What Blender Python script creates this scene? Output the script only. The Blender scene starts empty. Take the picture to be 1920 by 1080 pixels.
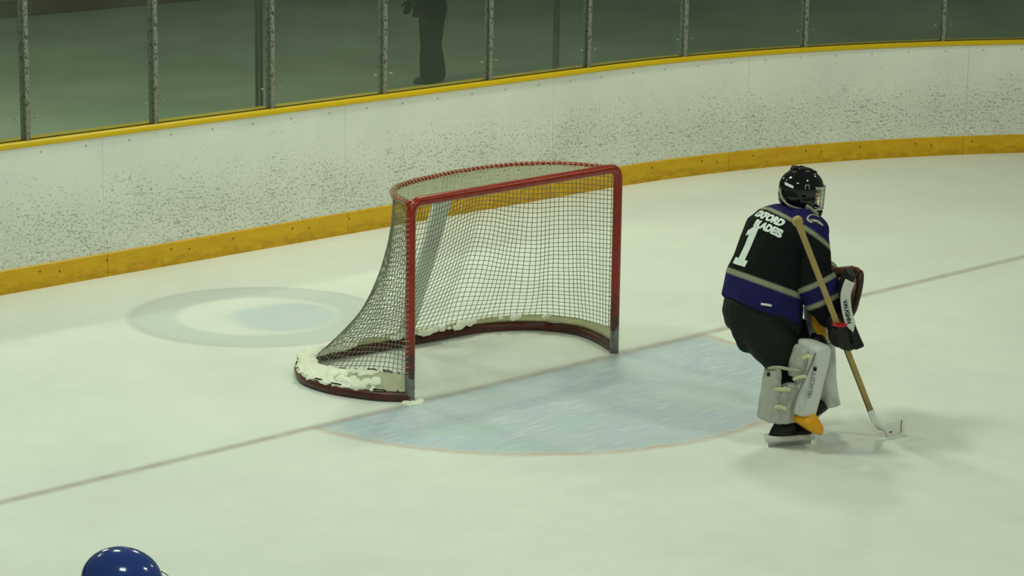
import bpy, bmesh, math, random
from mathutils import Vector, Matrix, noise
from mathutils.bvhtree import BVHTree
random.seed(7)
V = Vector
PI = math.pi
C = bpy.context.scene.collection

# ------------------------------------------------------------------ camera
FPX = 4994.67
CAM = V((-11.0392, -11.8705, 4.4311))
YAW, PIT, ROLL = 0.785596, 0.223494, 0.01443
FW = V((math.sin(YAW) * math.cos(PIT), math.cos(YAW) * math.cos(PIT), -math.sin(PIT)))
_r = V((math.cos(YAW), -math.sin(YAW), 0.0))
_u = _r.cross(FW)
RT = _r * math.cos(ROLL) + _u * math.sin(ROLL)
UP = -_r * math.sin(ROLL) + _u * math.cos(ROLL)
cd = bpy.data.cameras.new('camera')
cam = bpy.data.objects.new('camera', cd)
C.objects.link(cam)
M = Matrix((RT, UP, -FW)).transposed().to_4x4()
M.translation = CAM
cam.matrix_world = M
cd.sensor_width = 36.0
cd.lens = FPX / 1920 * 36.0
cd.clip_start = 0.1
cd.clip_end = 200
bpy.context.scene.camera = cam
EA = _r.copy()                                     # horizontal, across the view
EB = V((math.sin(YAW), math.cos(YAW), 0.0))        # horizontal, along the view


def ray(x, y):
    return FW * FPX + RT * (x - 960) + UP * (540 - y)


def ground(x, y, z=0.0):
    d = ray(x, y)
    return CAM + d * ((z - CAM.z) / d.z)


F0 = ground(1480, 836)                             # the goalie's near skate


def G(x, y, b=0.0):
    """A measured point of the goalie: b metres deeper than the near skate."""
    d = ray(x, y)
    o = F0 + EB * b
    return CAM + d * ((o - CAM).dot(EB) / d.dot(EB))


def L(a, b, z):
    return F0 + EA * a + EB * b + V((0, 0, z))


# ------------------------------------------------------------------ materials
def srgb(r, g, b):
    f = lambda c: (c / 255 / 12.92) if c / 255 <= 0.04045 else ((c / 255 + 0.055) / 1.055) ** 2.4
    return (f(r), f(g), f(b), 1.0)


class NT:
    def __init__(s, name):
        s.m = bpy.data.materials.new(name)
        s.m.use_nodes = True
        s.t = s.m.node_tree
        s.b = s.t.nodes['Principled BSDF']
        s.out = s.t.nodes['Material Output']

    def n(s, typ, **kw):
        nd = s.t.nodes.new(typ)
        for k, v in kw.items():
            setattr(nd, k, v)
        return nd

    def put(s, sock, v):
        if isinstance(v, bpy.types.NodeSocket):
            s.t.links.new(v, sock)
        elif v is not None:
            sock.default_value = v

    def ma(s, op, a, b=None, c=None, clamp=False):
        nd = s.n('ShaderNodeMath', operation=op, use_clamp=clamp)
        for i, v in enumerate((a, b, c)):
            if v is not None:
                s.put(nd.inputs[i], v)
        return nd.outputs[0]

    def step(s, v, lo, hi):
        nd = s.n('ShaderNodeMapRange', interpolation_type='SMOOTHSTEP', clamp=True)
        s.put(nd.inputs[0], v)
        nd.inputs[1].default_value = lo
        nd.inputs[2].default_value = hi
        return nd.outputs[0]

    def band(s, v, lo, hi, e):
        return s.ma('MULTIPLY', s.step(v, lo - e, lo + e), s.ma('SUBTRACT', 1.0, s.step(v, hi - e, hi + e)))

    def mix(s, f, a, b):
        nd = s.n('ShaderNodeMix', data_type='RGBA')
        s.put(nd.inputs[0], f)
        s.put(nd.inputs[6], a)
        s.put(nd.inputs[7], b)
        return nd.outputs[2]

    def noise(s, vec, scale, detail=3.0, rough=0.55, dist=0.0):
        nd = s.n('ShaderNodeTexNoise')
        s.put(nd.inputs['Vector'], vec)
        nd.inputs['Scale'].default_value = scale
        nd.inputs['Detail'].default_value = detail
        nd.inputs['Roughness'].default_value = rough
        nd.inputs['Distortion'].default_value = dist
        return nd.outputs[0]

    def mapping(s, vec, sc=(1, 1, 1), rot=(0, 0, 0), loc=(0, 0, 0)):
        nd = s.n('ShaderNodeMapping')
        s.put(nd.inputs[0], vec)
        nd.inputs[1].default_value = loc
        nd.inputs[2].default_value = rot
        nd.inputs[3].default_value = sc
        return nd.outputs[0]

    def obj(s):
        return s.n('ShaderNodeTexCoord').outputs['Object']

    def uv(s):
        return s.n('ShaderNodeTexCoord').outputs['UV']

    def sep(s, v):
        nd = s.n('ShaderNodeSeparateXYZ')
        s.put(nd.inputs[0], v)
        return nd.outputs

    def bump(s, h, strength=0.3, dist=0.01):
        nd = s.n('ShaderNodeBump')
        nd.inputs['Strength'].default_value = strength
        nd.inputs['Distance'].default_value = dist
        s.put(nd.inputs['Height'], h)
        s.put(s.b.inputs['Normal'], nd.outputs[0])

    def fin(s, col=None, rough=None, metal=None, spec=None, coat=None):
        for k, v in (('Base Color', col), ('Roughness', rough), ('Metallic', metal), ('Specular IOR Level', spec),
                     ('Coat Weight', coat)):
            if v is not None:
                s.put(s.b.inputs[k], v)
        return s.m


def plain(name, col, rough=0.6, metal=0.0, spec=0.4, var=0.12, scale=30.0, bump=0.0, coat=0.0):
    t = NT(name)
    nz = t.noise(t.obj(), scale, 4)
    a = tuple(c * (1 - var) for c in col[:3]) + (1,)
    b = tuple(min(1, c * (1 + var)) for c in col[:3]) + (1,)
    if bump:
        t.bump(t.noise(t.obj(), scale * 3, 2), bump, 0.004)
    return t.fin(t.mix(nz, a, b), rough, metal, spec, coat)


# ice with its painted lines, goal crease and faded round emblem under the surface
def ice_material():
    t = NT('ice')
    co = t.obj()
    x, y, z = t.sep(co)
    n1 = t.noise(co, 0.7, 3)
    n2 = t.noise(t.mapping(co, (1, 1, 1), (0, 0, 0.6)), 5.0, 6, 0.65)
    n3 = t.noise(t.mapping(co, (1.2, 9, 1), (0, 0, 0.9)), 3.0, 6, 0.7, 0.4)
    n4 = t.noise(t.mapping(co, (11, 1.5, 1), (0, 0, 0.35)), 2.0, 5, 0.7, 0.5)
    col = t.mix(t.step(n1, .3, .7), srgb(231, 231, 228), srgb(238, 239, 234))
    col = t.mix(t.ma('MULTIPLY', t.step(n2, .45, .8), .25), col, srgb(247, 246, 240))
    # crease
    CX = 0.93
    dx = t.ma('SUBTRACT', x, CX)
    wob = t.ma('MULTIPLY', t.ma('SUBTRACT', n2, .5), .10)
    r = t.ma('SQRT', t.ma('ADD', t.ma('MULTIPLY', dx, dx), t.ma('MULTIPLY', y, y)))
    rw = t.ma('ADD', r, wob)
    front = t.ma('SUBTRACT', 1.0, t.step(y, -.04, 0.02))
    ins = t.ma('MULTIPLY', t.ma('SUBTRACT', 1.0, t.step(rw, 1.69, 1.83)), front)
    n5 = t.noise(t.mapping(co, (2.2, 14, 1), (0, 0, .75)), 2.6, 7, .75, .8)
    worn = t.ma('ADD', t.ma('MULTIPLY', t.step(n3, .46, .62), .5), t.ma('MULTIPLY', t.step(n5, .52, .66), .6), clamp=True)
    worn = t.ma('MAXIMUM', worn, t.ma('MULTIPLY', t.step(t.noise(co, 1.6, 4), .45, .62), .3))
    blue = t.mix(worn, srgb(186, 200, 217), srgb(222, 228, 230))
    grey = t.noise(t.mapping(co, (1, 1, 1), (0, 0, 0), (3.3, 1.7, 0)), 1.1, 3)
    blue = t.mix(t.ma('MULTIPLY', t.step(grey, .5, .62), .55), blue, srgb(190, 206, 202))
    col = t.mix(t.ma('MULTIPLY', ins, .95), col, blue)
    edge = t.ma('MULTIPLY', t.band(rw, 1.755, 1.815, .035), t.ma('SUBTRACT', 1.0, t.step(y, -.02, 0.01)))
    edge = t.ma('MULTIPLY', edge, t.ma('ADD', .2, t.ma('MULTIPLY', t.step(n2, .3, .62), .5)))
    col = t.mix(edge, col, srgb(205, 172, 158))
    # goal line
    ay = t.ma('ABSOLUTE', y)
    gl = t.ma('SUBTRACT', 1.0, t.step(ay, .0, .075))
    gl = t.ma('MULTIPLY', gl, t.ma('ADD', .34, t.ma('MULTIPLY', t.step(n2, .25, .65), .3)))
    col = t.mix(gl, col, srgb(158, 134, 128))
    # round emblem behind the goal
    ex = t.ma('SUBTRACT', x, .755)
    ey = t.ma('SUBTRACT', y, 2.47)
    er = t.ma('SQRT', t.ma('ADD', t.ma('MULTIPLY', ex, ex), t.ma('MULTIPLY', ey, ey)))
    ring = t.band(er, .58, .92, .045)
    col = t.mix(t.ma('MULTIPLY', ring, .62), col, srgb(198, 204, 208))
    rim = t.band(er, .87, .93, .03)
    col = t.mix(t.ma('MULTIPLY', rim, .4), col, srgb(206, 192, 196))
    ix = t.ma('SUBTRACT', x, .755 + .16)
    iy = t.ma('SUBTRACT', y, 2.47 - .20)
    ir = t.ma('ADD', t.ma('SQRT', t.ma('ADD', t.ma('MULTIPLY', ix, ix), t.ma('MULTIPLY', iy, iy))), t.ma('MULTIPLY', wob, 1.5))
    dsc = t.ma('MULTIPLY', t.ma('SUBTRACT', 1.0, t.step(ir, .36, .50)), t.ma('SUBTRACT', 1.0, t.step(er, .50, .62)))
    col = t.mix(t.ma('MULTIPLY', dsc, .65), col, t.mix(t.step(n1, .4, .6), srgb(196, 208, 222), srgb(206, 216, 216)))
    # skate cuts
    cuts = t.ma('MULTIPLY', t.step(t.noise(t.mapping(co, (1, 26, 1), (0, 0, .25)), 1.6, 4, .7, .3), .62, .72), .18)
    col = t.mix(cuts, col, srgb(250, 250, 246))
    t.bump(n2, .06, .01)
    return t.fin(col, t.ma('ADD', .28, t.ma('MULTIPLY', n2, .22)), 0.0, .38)


def board_material():
    t = NT('scuffed_white_board')
    uv = t.uv()
    u, v, _ = t.sep(uv)
    low = t.ma('SUBTRACT', 1.0, t.step(v, .42, 1.06))
    mid = t.noise(t.mapping(uv, (1, 1, 1)), 2.2, 3)
    dens = t.ma('ADD', t.ma('MULTIPLY', low, .125), t.ma('MULTIPLY', t.ma('SUBTRACT', mid, .5), .16))
    a = t.noise(t.mapping(uv, (1, 1.25, 1), (0, 0, .25)), 44, 3, .62, .3)
    sp = t.step(t.ma('ADD', a, dens), .655, .74)
    b = t.noise(t.mapping(uv, (.55, 2.6, 1), (0, 0, -.22)), 22, 4, .6, .8)
    st = t.step(t.ma('ADD', b, dens), .70, .77)
    c = t.noise(t.mapping(uv, (.8, 2.2, 1), (0, 0, .3)), 5.5, 2, .5, 1.2)
    ln = t.ma('SUBTRACT', 1.0, t.step(t.ma('ABSOLUTE', t.ma('SUBTRACT', c, .5)), .001, .006))
    ln = t.ma('MULTIPLY', ln, t.step(t.noise(uv, 7.0, 2), .60, .68))
    col = t.mix(t.step(t.noise(uv, 1.3, 4), .3, .7), srgb(224, 224, 219), srgb(234, 233, 228))
    col = t.mix(t.ma('MULTIPLY', t.ma('MULTIPLY', low, low), .22), col, srgb(202, 199, 182))
    col = t.mix(t.ma('MULTIPLY', sp, .55), col, srgb(112, 120, 108))
    col = t.mix(t.ma('MULTIPLY', st, .5), col, srgb(112, 116, 104))
    col = t.mix(t.ma('MULTIPLY', ln, .5), col, srgb(92, 100, 96))
    # screw heads in rows
    for (vv, per, off) in ((1.02, .40, .05), (.62, 1.22, .68)):
        du = t.ma('SUBTRACT', t.ma('FRACT', t.ma('DIVIDE', t.ma('ADD', u, off), per)), .5)
        du = t.ma('MULTIPLY', du, per)
        dv = t.ma('SUBTRACT', v, vv)
        rr = t.ma('SQRT', t.ma('ADD', t.ma('MULTIPLY', du, du), t.ma('MULTIPLY', dv, dv)))
        col = t.mix(t.ma('MULTIPLY', t.ma('SUBTRACT', 1.0, t.step(rr, .006, .013)), .55), col, srgb(96, 104, 100))
    return t.fin(col, .42, 0.0, .35)


def kick_material():
    t = NT('yellow_kick_plate')
    uv = t.uv()
    u, v, _ = t.sep(uv)
    col = t.mix(t.step(t.noise(t.mapping(uv, (1, 3, 1)), 4, 5), .3, .7), srgb(208, 156, 12), srgb(218, 171, 24))
    low = t.ma('SUBTRACT', 1.0, t.step(v, .01, .13))
    grime = t.ma('MULTIPLY', t.step(t.ma('ADD', t.noise(t.mapping(uv, (1, 2.5, 1)), 9, 5, .7), t.ma('MULTIPLY', low, .2)), .55, .8), .5)
    col = t.mix(grime, col, srgb(150, 112, 12))
    for (vv, per, off) in ((.128, .61, .2), (.105, 1.22, .33)):
        du = t.ma('MULTIPLY', t.ma('SUBTRACT', t.ma('FRACT', t.ma('DIVIDE', t.ma('ADD', u, off), per)), .5), per)
        dv = t.ma('SUBTRACT', v, vv)
        rr = t.ma('SQRT', t.ma('ADD', t.ma('MULTIPLY', du, du), t.ma('MULTIPLY', dv, dv)))
        col = t.mix(t.ma('MULTIPLY', t.ma('SUBTRACT', 1.0, t.step(rr, .006, .013)), .8), col, srgb(84, 58, 12))
    return t.fin(col, .4, 0, .35)


def goal_red():
    t = NT('chipped_red_paint')
    co = t.obj()
    x, y, z = t.sep(co)
    nz = t.noise(co, 22, 5, .7)
    col = t.mix(t.step(nz, .3, .7), srgb(132, 30, 15), srgb(160, 46, 22))
    low = t.ma('SUBTRACT', 1.0, t.step(z, .12, .56))
    lowest = t.ma('SUBTRACT', 1.0, t.step(z, .06, .16))
    dark = t.step(t.ma('ADD', nz, t.ma('MULTIPLY', low, .30)), .60, .70)
    col = t.mix(t.ma('MULTIPLY', dark, .85), col, srgb(56, 44, 42))
    steel = t.step(t.ma('ADD', nz, t.ma('MULTIPLY', t.ma('SUBTRACT', 1.0, t.step(z, .05, .3)), .36)), .68, .78)
    col = t.mix(t.ma('MULTIPLY', steel, .85), col, srgb(128, 132, 134))
    return t.fin(col, .28, 0.0, .5)


def base_red():
    t = NT('worn_red_base_paint')
    co = t.obj()
    nz = t.noise(co, 11, 5, .7)
    col = t.mix(t.step(nz, .35, .6), srgb(92, 36, 28), srgb(66, 32, 26))
    col = t.mix(t.ma('MULTIPLY', t.step(t.noise(co, 5, 4), .5, .62), .6), col, srgb(56, 46, 40))
    col = t.mix(t.ma('MULTIPLY', t.step(t.noise(co, 4.0, 3, .5), .66, .69), .9), col, srgb(215, 218, 212))
    return t.fin(col, .4, 0, .4)


def steel_post():
    t = NT('speckled_aluminium')
    co = t.obj()
    x, y, z = t.sep(co)
    sp = t.step(t.noise(t.mapping(co, (1, 1, .6)), 60, 3, .7), .53, .60)
    left = t.ma('SUBTRACT', 1.0, t.step(x, 2.0, 6.5))
    col = t.mix(t.ma('MULTIPLY', sp, t.ma('ADD', .15, t.ma('MULTIPLY', left, .75))), srgb(142, 142, 132), srgb(62, 52, 44))
    return t.fin(col, .5, 0.25, .4)


def glass_material():
    t = NT('scuffed_clear_glass')
    co = t.obj()
    tr = t.n('ShaderNodeBsdfTransparent')
    tr.inputs[0].default_value = (.86, .90, .85, 1)
    gl = t.n('ShaderNodeBsdfGlossy')
    gl.inputs['Color'].default_value = (.9, .95, .9, 1)
    gl.inputs['Roughness'].default_value = .05
    df = t.n('ShaderNodeBsdfDiffuse')
    df.inputs[0].default_value = (.62, .72, .62, 1)
    fr = t.n('ShaderNodeFresnel')
    fr.inputs[0].default_value = 1.35
    m1 = t.n('ShaderNodeMixShader')
    t.put(m1.inputs[0], t.ma('MULTIPLY', fr.outputs[0], .6))
    t.put(m1.inputs[1], tr.outputs[0])
    t.put(m1.inputs[2], gl.outputs[0])
    m2 = t.n('ShaderNodeMixShader')
    t.put(m2.inputs[0], t.ma('ADD', .02, t.ma('MULTIPLY', t.step(t.noise(co, 1.4, 4), .35, .7), .02)))
    t.put(m2.inputs[1], m1.outputs[0])
    t.put(m2.inputs[2], df.outputs[0])
    t.t.links.new(m2.outputs[0], t.out.inputs[0])
    return t.m


def attr_material(name, rough=.75, scale=55, bump=.35, spec=.25):
    t = NT(name)
    at = t.n('ShaderNodeAttribute', attribute_name='Col')
    nz = t.noise(t.obj(), scale, 3)
    t.bump(t.ma('ADD', t.noise(t.obj(), 9, 3), t.ma('MULTIPLY', nz, .15)), bump, .012)
    mul = t.n('ShaderNodeMix', data_type='RGBA', blend_type='MULTIPLY')
    mul.inputs[0].default_value = 1.0
    t.put(mul.inputs[6], at.outputs[0])
    t.put(mul.inputs[7], t.mix(nz, (.88, .88, .88, 1), (1, 1, 1, 1)))
    return t.fin(mul.outputs[2], rough, 0, spec)


MT = {}
MT['ice'] = ice_material()
MT['board'] = board_material()
MT['kick'] = kick_material()
MT['cap'] = plain('yellow_cap_rail', srgb(214, 176, 14), .35, spec=.4, var=.08, scale=6)
MT['goal_red'] = goal_red()
MT['base_red'] = base_red()
MT['alu'] = steel_post()
MT['glass'] = glass_material()
MT['bolt'] = plain('dull_bolt', srgb(150, 158, 148), .4, .3)
MT['twine_light'] = plain('pale_twine', srgb(176, 174, 148), .85, spec=.1, var=.15, scale=20)
MT['twine'] = plain('grey_twine', srgb(122, 124, 106), .85, spec=.1, var=.2, scale=20)
MT['lace'] = plain('white_lace', srgb(178, 160, 138), .8, spec=.1)
MT['canvas'] = plain('white_canvas', srgb(224, 222, 196), .8, spec=.15, var=.10, scale=9, bump=.3)
MT['padcloth'] = plain('grey_white_pad_cloth', srgb(240, 241, 232), .8, spec=.15, var=.06, scale=10, bump=.2)
MT['snow'] = plain('shaved_snow', srgb(238, 236, 222), .8, spec=.2, var=.05, scale=30, bump=.6)
MT['jersey'] = attr_material('jersey_cloth', .85, spec=.12)
MT['pants'] = plain('black_nylon', srgb(24, 27, 26), .7, spec=.18, var=.3, scale=14, bump=.3)
MT['white_print'] = plain('white_print', srgb(222, 228, 224), .7, spec=.2, var=.05)
MT['helmet_black'] = plain('glossy_black_shell', srgb(12, 13, 14), .08, spec=.4, var=.1, coat=.25)
MT['helmet_blue'] = plain('glossy_blue_shell', srgb(34, 62, 140), .14, spec=.5, var=.06, coat=.4)
MT['grey_strap'] = plain('grey_white_strap', srgb(168, 164, 140), .7, spec=.2)
MT['wire'] = plain('chrome_wire', srgb(190, 195, 190), .25, .8)
MT['skin'] = plain('skin', srgb(206, 152, 118), .55, spec=.3, var=.06)
MT['dark_cloth'] = plain('dark_cloth', srgb(18, 21, 20), .85, spec=.1, var=.2, bump=.3)
MT['hair'] = plain('dark_hair', srgb(40, 30, 24), .6, spec=.3, var=.3, scale=90, bump=.6)
MT['pad_white'] = plain('white_pad_leather', srgb(204, 202, 198), .45, spec=.35, var=.06, scale=12)
MT['pad_grey'] = plain('grey_pad_nylon', srgb(170, 168, 160), .6, spec=.25, var=.12, scale=14, bump=.3)
MT['pad_cream'] = plain('cream_strap', srgb(202, 196, 160), .6, spec=.25, var=.1)
MT['pad_yellow'] = plain('yellow_pad_leather', srgb(226, 156, 12), .42, spec=.35, var=.07, scale=10)
MT['black_leather'] = plain('black_leather', srgb(22, 21, 20), .5, spec=.3, var=.3, scale=25, bump=.4)
MT['brown_leather'] = plain('brown_leather', srgb(104, 62, 38), .5, spec=.35, var=.2, scale=18, bump=.3)
MT['dark_brown_leather'] = plain('dark_brown_leather', srgb(56, 34, 24), .5, spec=.35, var=.25, scale=18, bump=.3)
MT['pink_leather'] = plain('dusty_pink_leather', srgb(170, 116, 104), .55, spec=.3, var=.15, scale=18)
MT['red_tape'] = plain('red_tape', srgb(176, 34, 48), .6, spec=.25)
MT['wood'] = plain('pale_wood', srgb(166, 140, 86), .5, spec=.3, var=.12, scale=25)
MT['wood_dark'] = plain('dark_wood_edge', srgb(92, 70, 40), .5, spec=.3)
MT['tape_white'] = plain('white_stick_tape', srgb(226, 226, 222), .6, spec=.2)
MT['steel'] = plain('skate_steel', srgb(170, 172, 172), .3, .7)
MT['black_print'] = plain('black_print', srgb(38, 40, 40), .7, spec=.2)
MT['grey_print'] = plain('grey_print', srgb(128, 128, 132), .6, spec=.2)
MT['blue_cloth'] = plain('blue_jersey_cloth', srgb(30, 52, 128), .85, spec=.12, bump=.3)
MT['jeans'] = plain('dark_trousers', srgb(14, 17, 16), .9, spec=.08, var=.25, bump=.3)


def concrete():
    t = NT('smooth_concrete')
    co = t.obj()
    col = t.mix(t.step(t.noise(co, .5, 5), .3, .7), srgb(132, 140, 124), srgb(150, 158, 142))
    col = t.mix(t.ma('MULTIPLY', t.step(t.noise(co, .22, 3), .5, .65), .4), col, srgb(124, 150, 132))
    return t.fin(col, .45, 0, .3)


MT['concrete'] = concrete()
MT['back_wall'] = plain('grey_back_wall', srgb(104, 108, 92), .8, spec=.15, var=.1, scale=2)
MT['brown_trim'] = plain('brown_base_trim', srgb(84, 66, 46), .7, spec=.2)
MT['brace'] = plain('dark_steel', srgb(60, 64, 54), .6, .2)
MT['rubber'] = plain('black_rubber', srgb(30, 32, 32), .8, spec=.15)


# ------------------------------------------------------------------ mesh helpers
def obj(name, bm, mat, parent=None, smooth=True, root=None, loc=None):
    """Link one mesh object; coordinates are given in the world and stored about the thing's base."""
    me = bm
    if isinstance(bm, bmesh.types.BMesh):
        me = bpy.data.meshes.new(name)
        bmesh.ops.recalc_face_normals(bm, faces=bm.faces)
        bm.to_mesh(me)
        bm.free()
    o = bpy.data.objects.new(name, me)
    C.objects.link(o)
    if parent is not None:
        o.parent = parent
        w = V((0, 0, 0))
        q = parent
        while q is not None:
            w = w + q.location
            q = q.parent
        me.transform(Matrix.Translation(-w))
    elif loc is not None:
        me.transform(Matrix.Translation(-V(loc)))
        o.location = loc
    if mat is not None:
        me.materials.clear()
        me.materials.append(mat)
    if smooth:
        me.polygons.foreach_set('use_smooth', [True] * len(me.polygons))
    me.update()
    return o


def tag(o, label=None, cat=None, group=None, kind=None):
    for k, v in (('label', label), ('category', cat), ('group', group), ('kind', kind)):
        if v:
            o[k] = v
    return o


def thing(name, loc, label, cat, group=None, kind=None):
    o = bpy.data.objects.new(name, None)
    C.objects.link(o)
    o.location = loc
    o.empty_display_size = .1
    return tag(o, label, cat, group, kind)


def box(bm, c, sx, sy, sz, ax=None, bevel=0.0):
    ax = ax or (V((1, 0, 0)), V((0, 1, 0)), V((0, 0, 1)))
    c = V(c)
    vs = [bm.verts.new(c + ax[0] * (i * sx / 2) + ax[1] * (j * sy / 2) + ax[2] * (k * sz / 2))
          for k in (-1, 1) for j in (-1, 1) for i in (-1, 1)]
    fs = [bm.faces.new([vs[q] for q in f]) for f in
          ((0, 2, 3, 1), (4, 5, 7, 6), (0, 1, 5, 4), (2, 6, 7, 3), (0, 4, 6, 2), (1, 3, 7, 5))]
    if bevel:
        es = list({e for f in fs for e in f.edges})
        bmesh.ops.bevel(bm, geom=es, offset=bevel, segments=3, profile=.5, affect='EDGES')


def ring_verts(bm, c, ax, ay, ra, rb, n=2.0, k=28):
    out = []
    for i in range(k):
        th = 2 * PI * i / k
        cs, sn = math.cos(th), math.sin(th)
        e = 2.0 / n
        out.append(bm.verts.new(c + ax * (ra * math.copysign(abs(cs) ** e, cs)) + ay * (rb * math.copysign(abs(sn) ** e, sn))))
    return out


def loft(bm, secs, k=28, round_=0.0):
    """secs: (centre, axis_a, axis_b, half_a, half_b, squareness)."""
    S = [tuple(s) if len(s) == 6 else tuple(s) + (2.0,) for s in secs]
    if round_:
        def cap(s0, s1):
            d = (s0[0] - s1[0]).normalized() * round_
            return [(s0[0] + d * .62, s0[1], s0[2], s0[3] * .86, s0[4] * .86, s0[5]),
                    (s0[0] + d, s0[1], s0[2], s0[3] * .5, s0[4] * .5, s0[5])]
        a = cap(S[0], S[1])
        b = cap(S[-1], S[-2])
        S = a[::-1] + S + b
    rings = [ring_verts(bm, *s[:5], n=s[5], k=k) for s in S]
    for r0, r1 in zip(rings, rings[1:]):
        for i in range(k):
            j = (i + 1) % k
            bm.faces.new((r0[i], r0[j], r1[j], r1[i]))
    for r, s, fl in ((rings[0], S[0], True), (rings[-1], S[-1], False)):
        m = bm.verts.new(s[0])
        for i in range(k):
            j = (i + 1) % k
            bm.faces.new((r[j], r[i], m) if fl else (r[i], r[j], m))
    return bm


def spline(pts, n, closed=False):
    """Catmull-Rom through the points."""
    P = [V(p) for p in pts]
    m = len(P)
    segs = m if closed else m - 1
    out = []
    for i in range(segs):
        g = lambda q: P[q % m] if closed else P[max(0, min(m - 1, q))]
        p0, p1, p2, p3 = g(i - 1), g(i), g(i + 1), g(i + 2)
        for j in range(n):
            t = j / n
            out.append(.5 * ((2 * p1) + (p2 - p0) * t + (2 * p0 - 5 * p1 + 4 * p2 - p3) * t * t + (3 * p1 - p0 - 3 * p2 + p3) * t ** 3))
    if not closed:
        out.append(P[-1])
    return out


def tube(bm, pts, r, k=8, closed=False, flat=None):
    """A swept round (or flat) bar; r is a number or one per point."""
    P = [V(p) for p in pts]
    n = len(P)
    rs = r if isinstance(r, (list, tuple)) else [r] * n
    tg = []
    for i in range(n):
        a = P[(i - 1) % n] if closed or i > 0 else P[i]
        b = P[(i + 1) % n] if closed or i < n - 1 else P[i]
        d = b - a
        tg.append(d.normalized() if d.length > 1e-9 else V((0, 0, 1)))
    nrm = tg[0].orthogonal().normalized()
    if abs(tg[0].z) < .9:
        nrm = (V((0, 0, 1)) - tg[0] * tg[0].z).normalized()
    rings = []
    for i in range(n):
        nrm = (nrm - tg[i] * nrm.dot(tg[i]))
        nrm = nrm.normalized() if nrm.length > 1e-6 else tg[i].orthogonal().normalized()
        bn = tg[i].cross(nrm)
        fa, fb = flat or (1, 1)
        rings.append([bm.verts.new(P[i] + (nrm * math.cos(2 * PI * j / k) * fa + bn * math.sin(2 * PI * j / k) * fb) * rs[i]) for j in range(k)])
    for i in range(n if closed else n - 1):
        a, b = rings[i], rings[(i + 1) % n]
        for j in range(k):
            l = (j + 1) % k
            bm.faces.new((a[j], a[l], b[l], b[j]))
    if not closed:
        bm.faces.new(rings[0][::-1])
        bm.faces.new(rings[-1])
    return bm


def ball(bm, c, rx, ry=None, rz=None, ax=None, u=20, v=14):
    ry = ry or rx
    rz = rz or rx
    ax = ax or (V((1, 0, 0)), V((0, 1, 0)), V((0, 0, 1)))
    c = V(c)
    a, b, d = ax[0] * rx, ax[1] * ry, ax[2] * rz
    top, bot = bm.verts.new(c + d), bm.verts.new(c - d)
    rings = []
    for i in range(1, v):
        ph = PI * i / v
        s_, z_ = math.sin(ph), math.cos(ph)
        rings.append([bm.verts.new(c + a * (s_ * math.cos(2 * PI * k / u)) + b * (s_ * math.sin(2 * PI * k / u)) + d * z_) for k in range(u)])
    for k in range(u):
        l = (k + 1) % u
        bm.faces.new((top, rings[0][k], rings[0][l]))
        bm.faces.new((bot, rings[-1][l], rings[-1][k]))
        for r0, r1 in zip(rings, rings[1:]):
            bm.faces.new((r0[k], r1[k], r1[l], r0[l]))


def capsule(bm, pts, rs, k=18):
    """A closed tapered limb through joints."""
    P = [V(p) for p in pts]
    tube(bm, P, rs, k)
    ball(bm, P[0], rs[0] * .99)
    ball(bm, P[-1], rs[-1] * .99)
    for p, r in zip(P[1:-1], rs[1:-1]):
        ball(bm, p, r)


def remesh(bm, vox, smooth=4, fac=.5):
    me = bpy.data.meshes.new('tmp')
    bmesh.ops.recalc_face_normals(bm, faces=bm.faces)
    bm.to_mesh(me)
    bm.free()
    o = bpy.data.objects.new('tmp', me)
    C.objects.link(o)
    md = o.modifiers.new('r', 'REMESH')
    md.mode = 'VOXEL'
    md.voxel_size = vox
    if smooth:
        sm = o.modifiers.new('s', 'SMOOTH')
        sm.iterations = smooth
        sm.factor = fac
    dg = bpy.context.evaluated_depsgraph_get()
    dg.update()
    new = bpy.data.meshes.new_from_object(o.evaluated_get(dg), depsgraph=dg)
    bpy.data.objects.remove(o)
    bpy.data.meshes.remove(me)
    return new


def bvh_of(me):
    return BVHTree.FromPolygons([v.co.copy() for v in me.vertices], [tuple(p.vertices) for p in me.polygons])


def fold(me, amp, sc, seed=0.0):
    """Push cloth in and out along its normals."""
    nr = [v.normal.copy() for v in me.vertices]
    for v, n in zip(me.vertices, nr):
        p = v.co
        h = noise.noise(V((p.x * sc + seed, p.y * sc, p.z * sc * .55))) + .5 * noise.noise(V((p.x * sc * 2.2, p.y * sc * 2.2 + seed, p.z * sc * 1.1)))
        v.co = p + n * (h * amp)


def text_mesh(s, size=1.0, bold=0.0, sub=2):
    cu = bpy.data.curves.new('t', 'FONT')
    cu.body = s
    cu.size = size
    cu.align_x = 'CENTER'
    cu.align_y = 'CENTER'
    cu.offset = bold
    cu.resolution_u = 3
    o = bpy.data.objects.new('t', cu)
    C.objects.link(o)
    dg = bpy.context.evaluated_depsgraph_get()
    dg.update()
    me = bpy.data.meshes.new_from_object(o.evaluated_get(dg), depsgraph=dg)
    bpy.data.objects.remove(o)
    bm = bmesh.new()
    bm.from_mesh(me)
    bmesh.ops.triangulate(bm, faces=bm.faces)
    for _ in range(sub):
        bmesh.ops.subdivide_edges(bm, edges=bm.edges, cuts=1, use_grid_fill=True)
    return bm


def poly_mesh(outline, sub=2):
    bm = bmesh.new()
    f = bm.faces.new([bm.verts.new((x, y, 0)) for x, y in outline])
    bmesh.ops.triangulate(bm, faces=[f])
    for _ in range(sub):
        bmesh.ops.subdivide_edges(bm, edges=bm.edges, cuts=1, use_grid_fill=True)
    return bm


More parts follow.
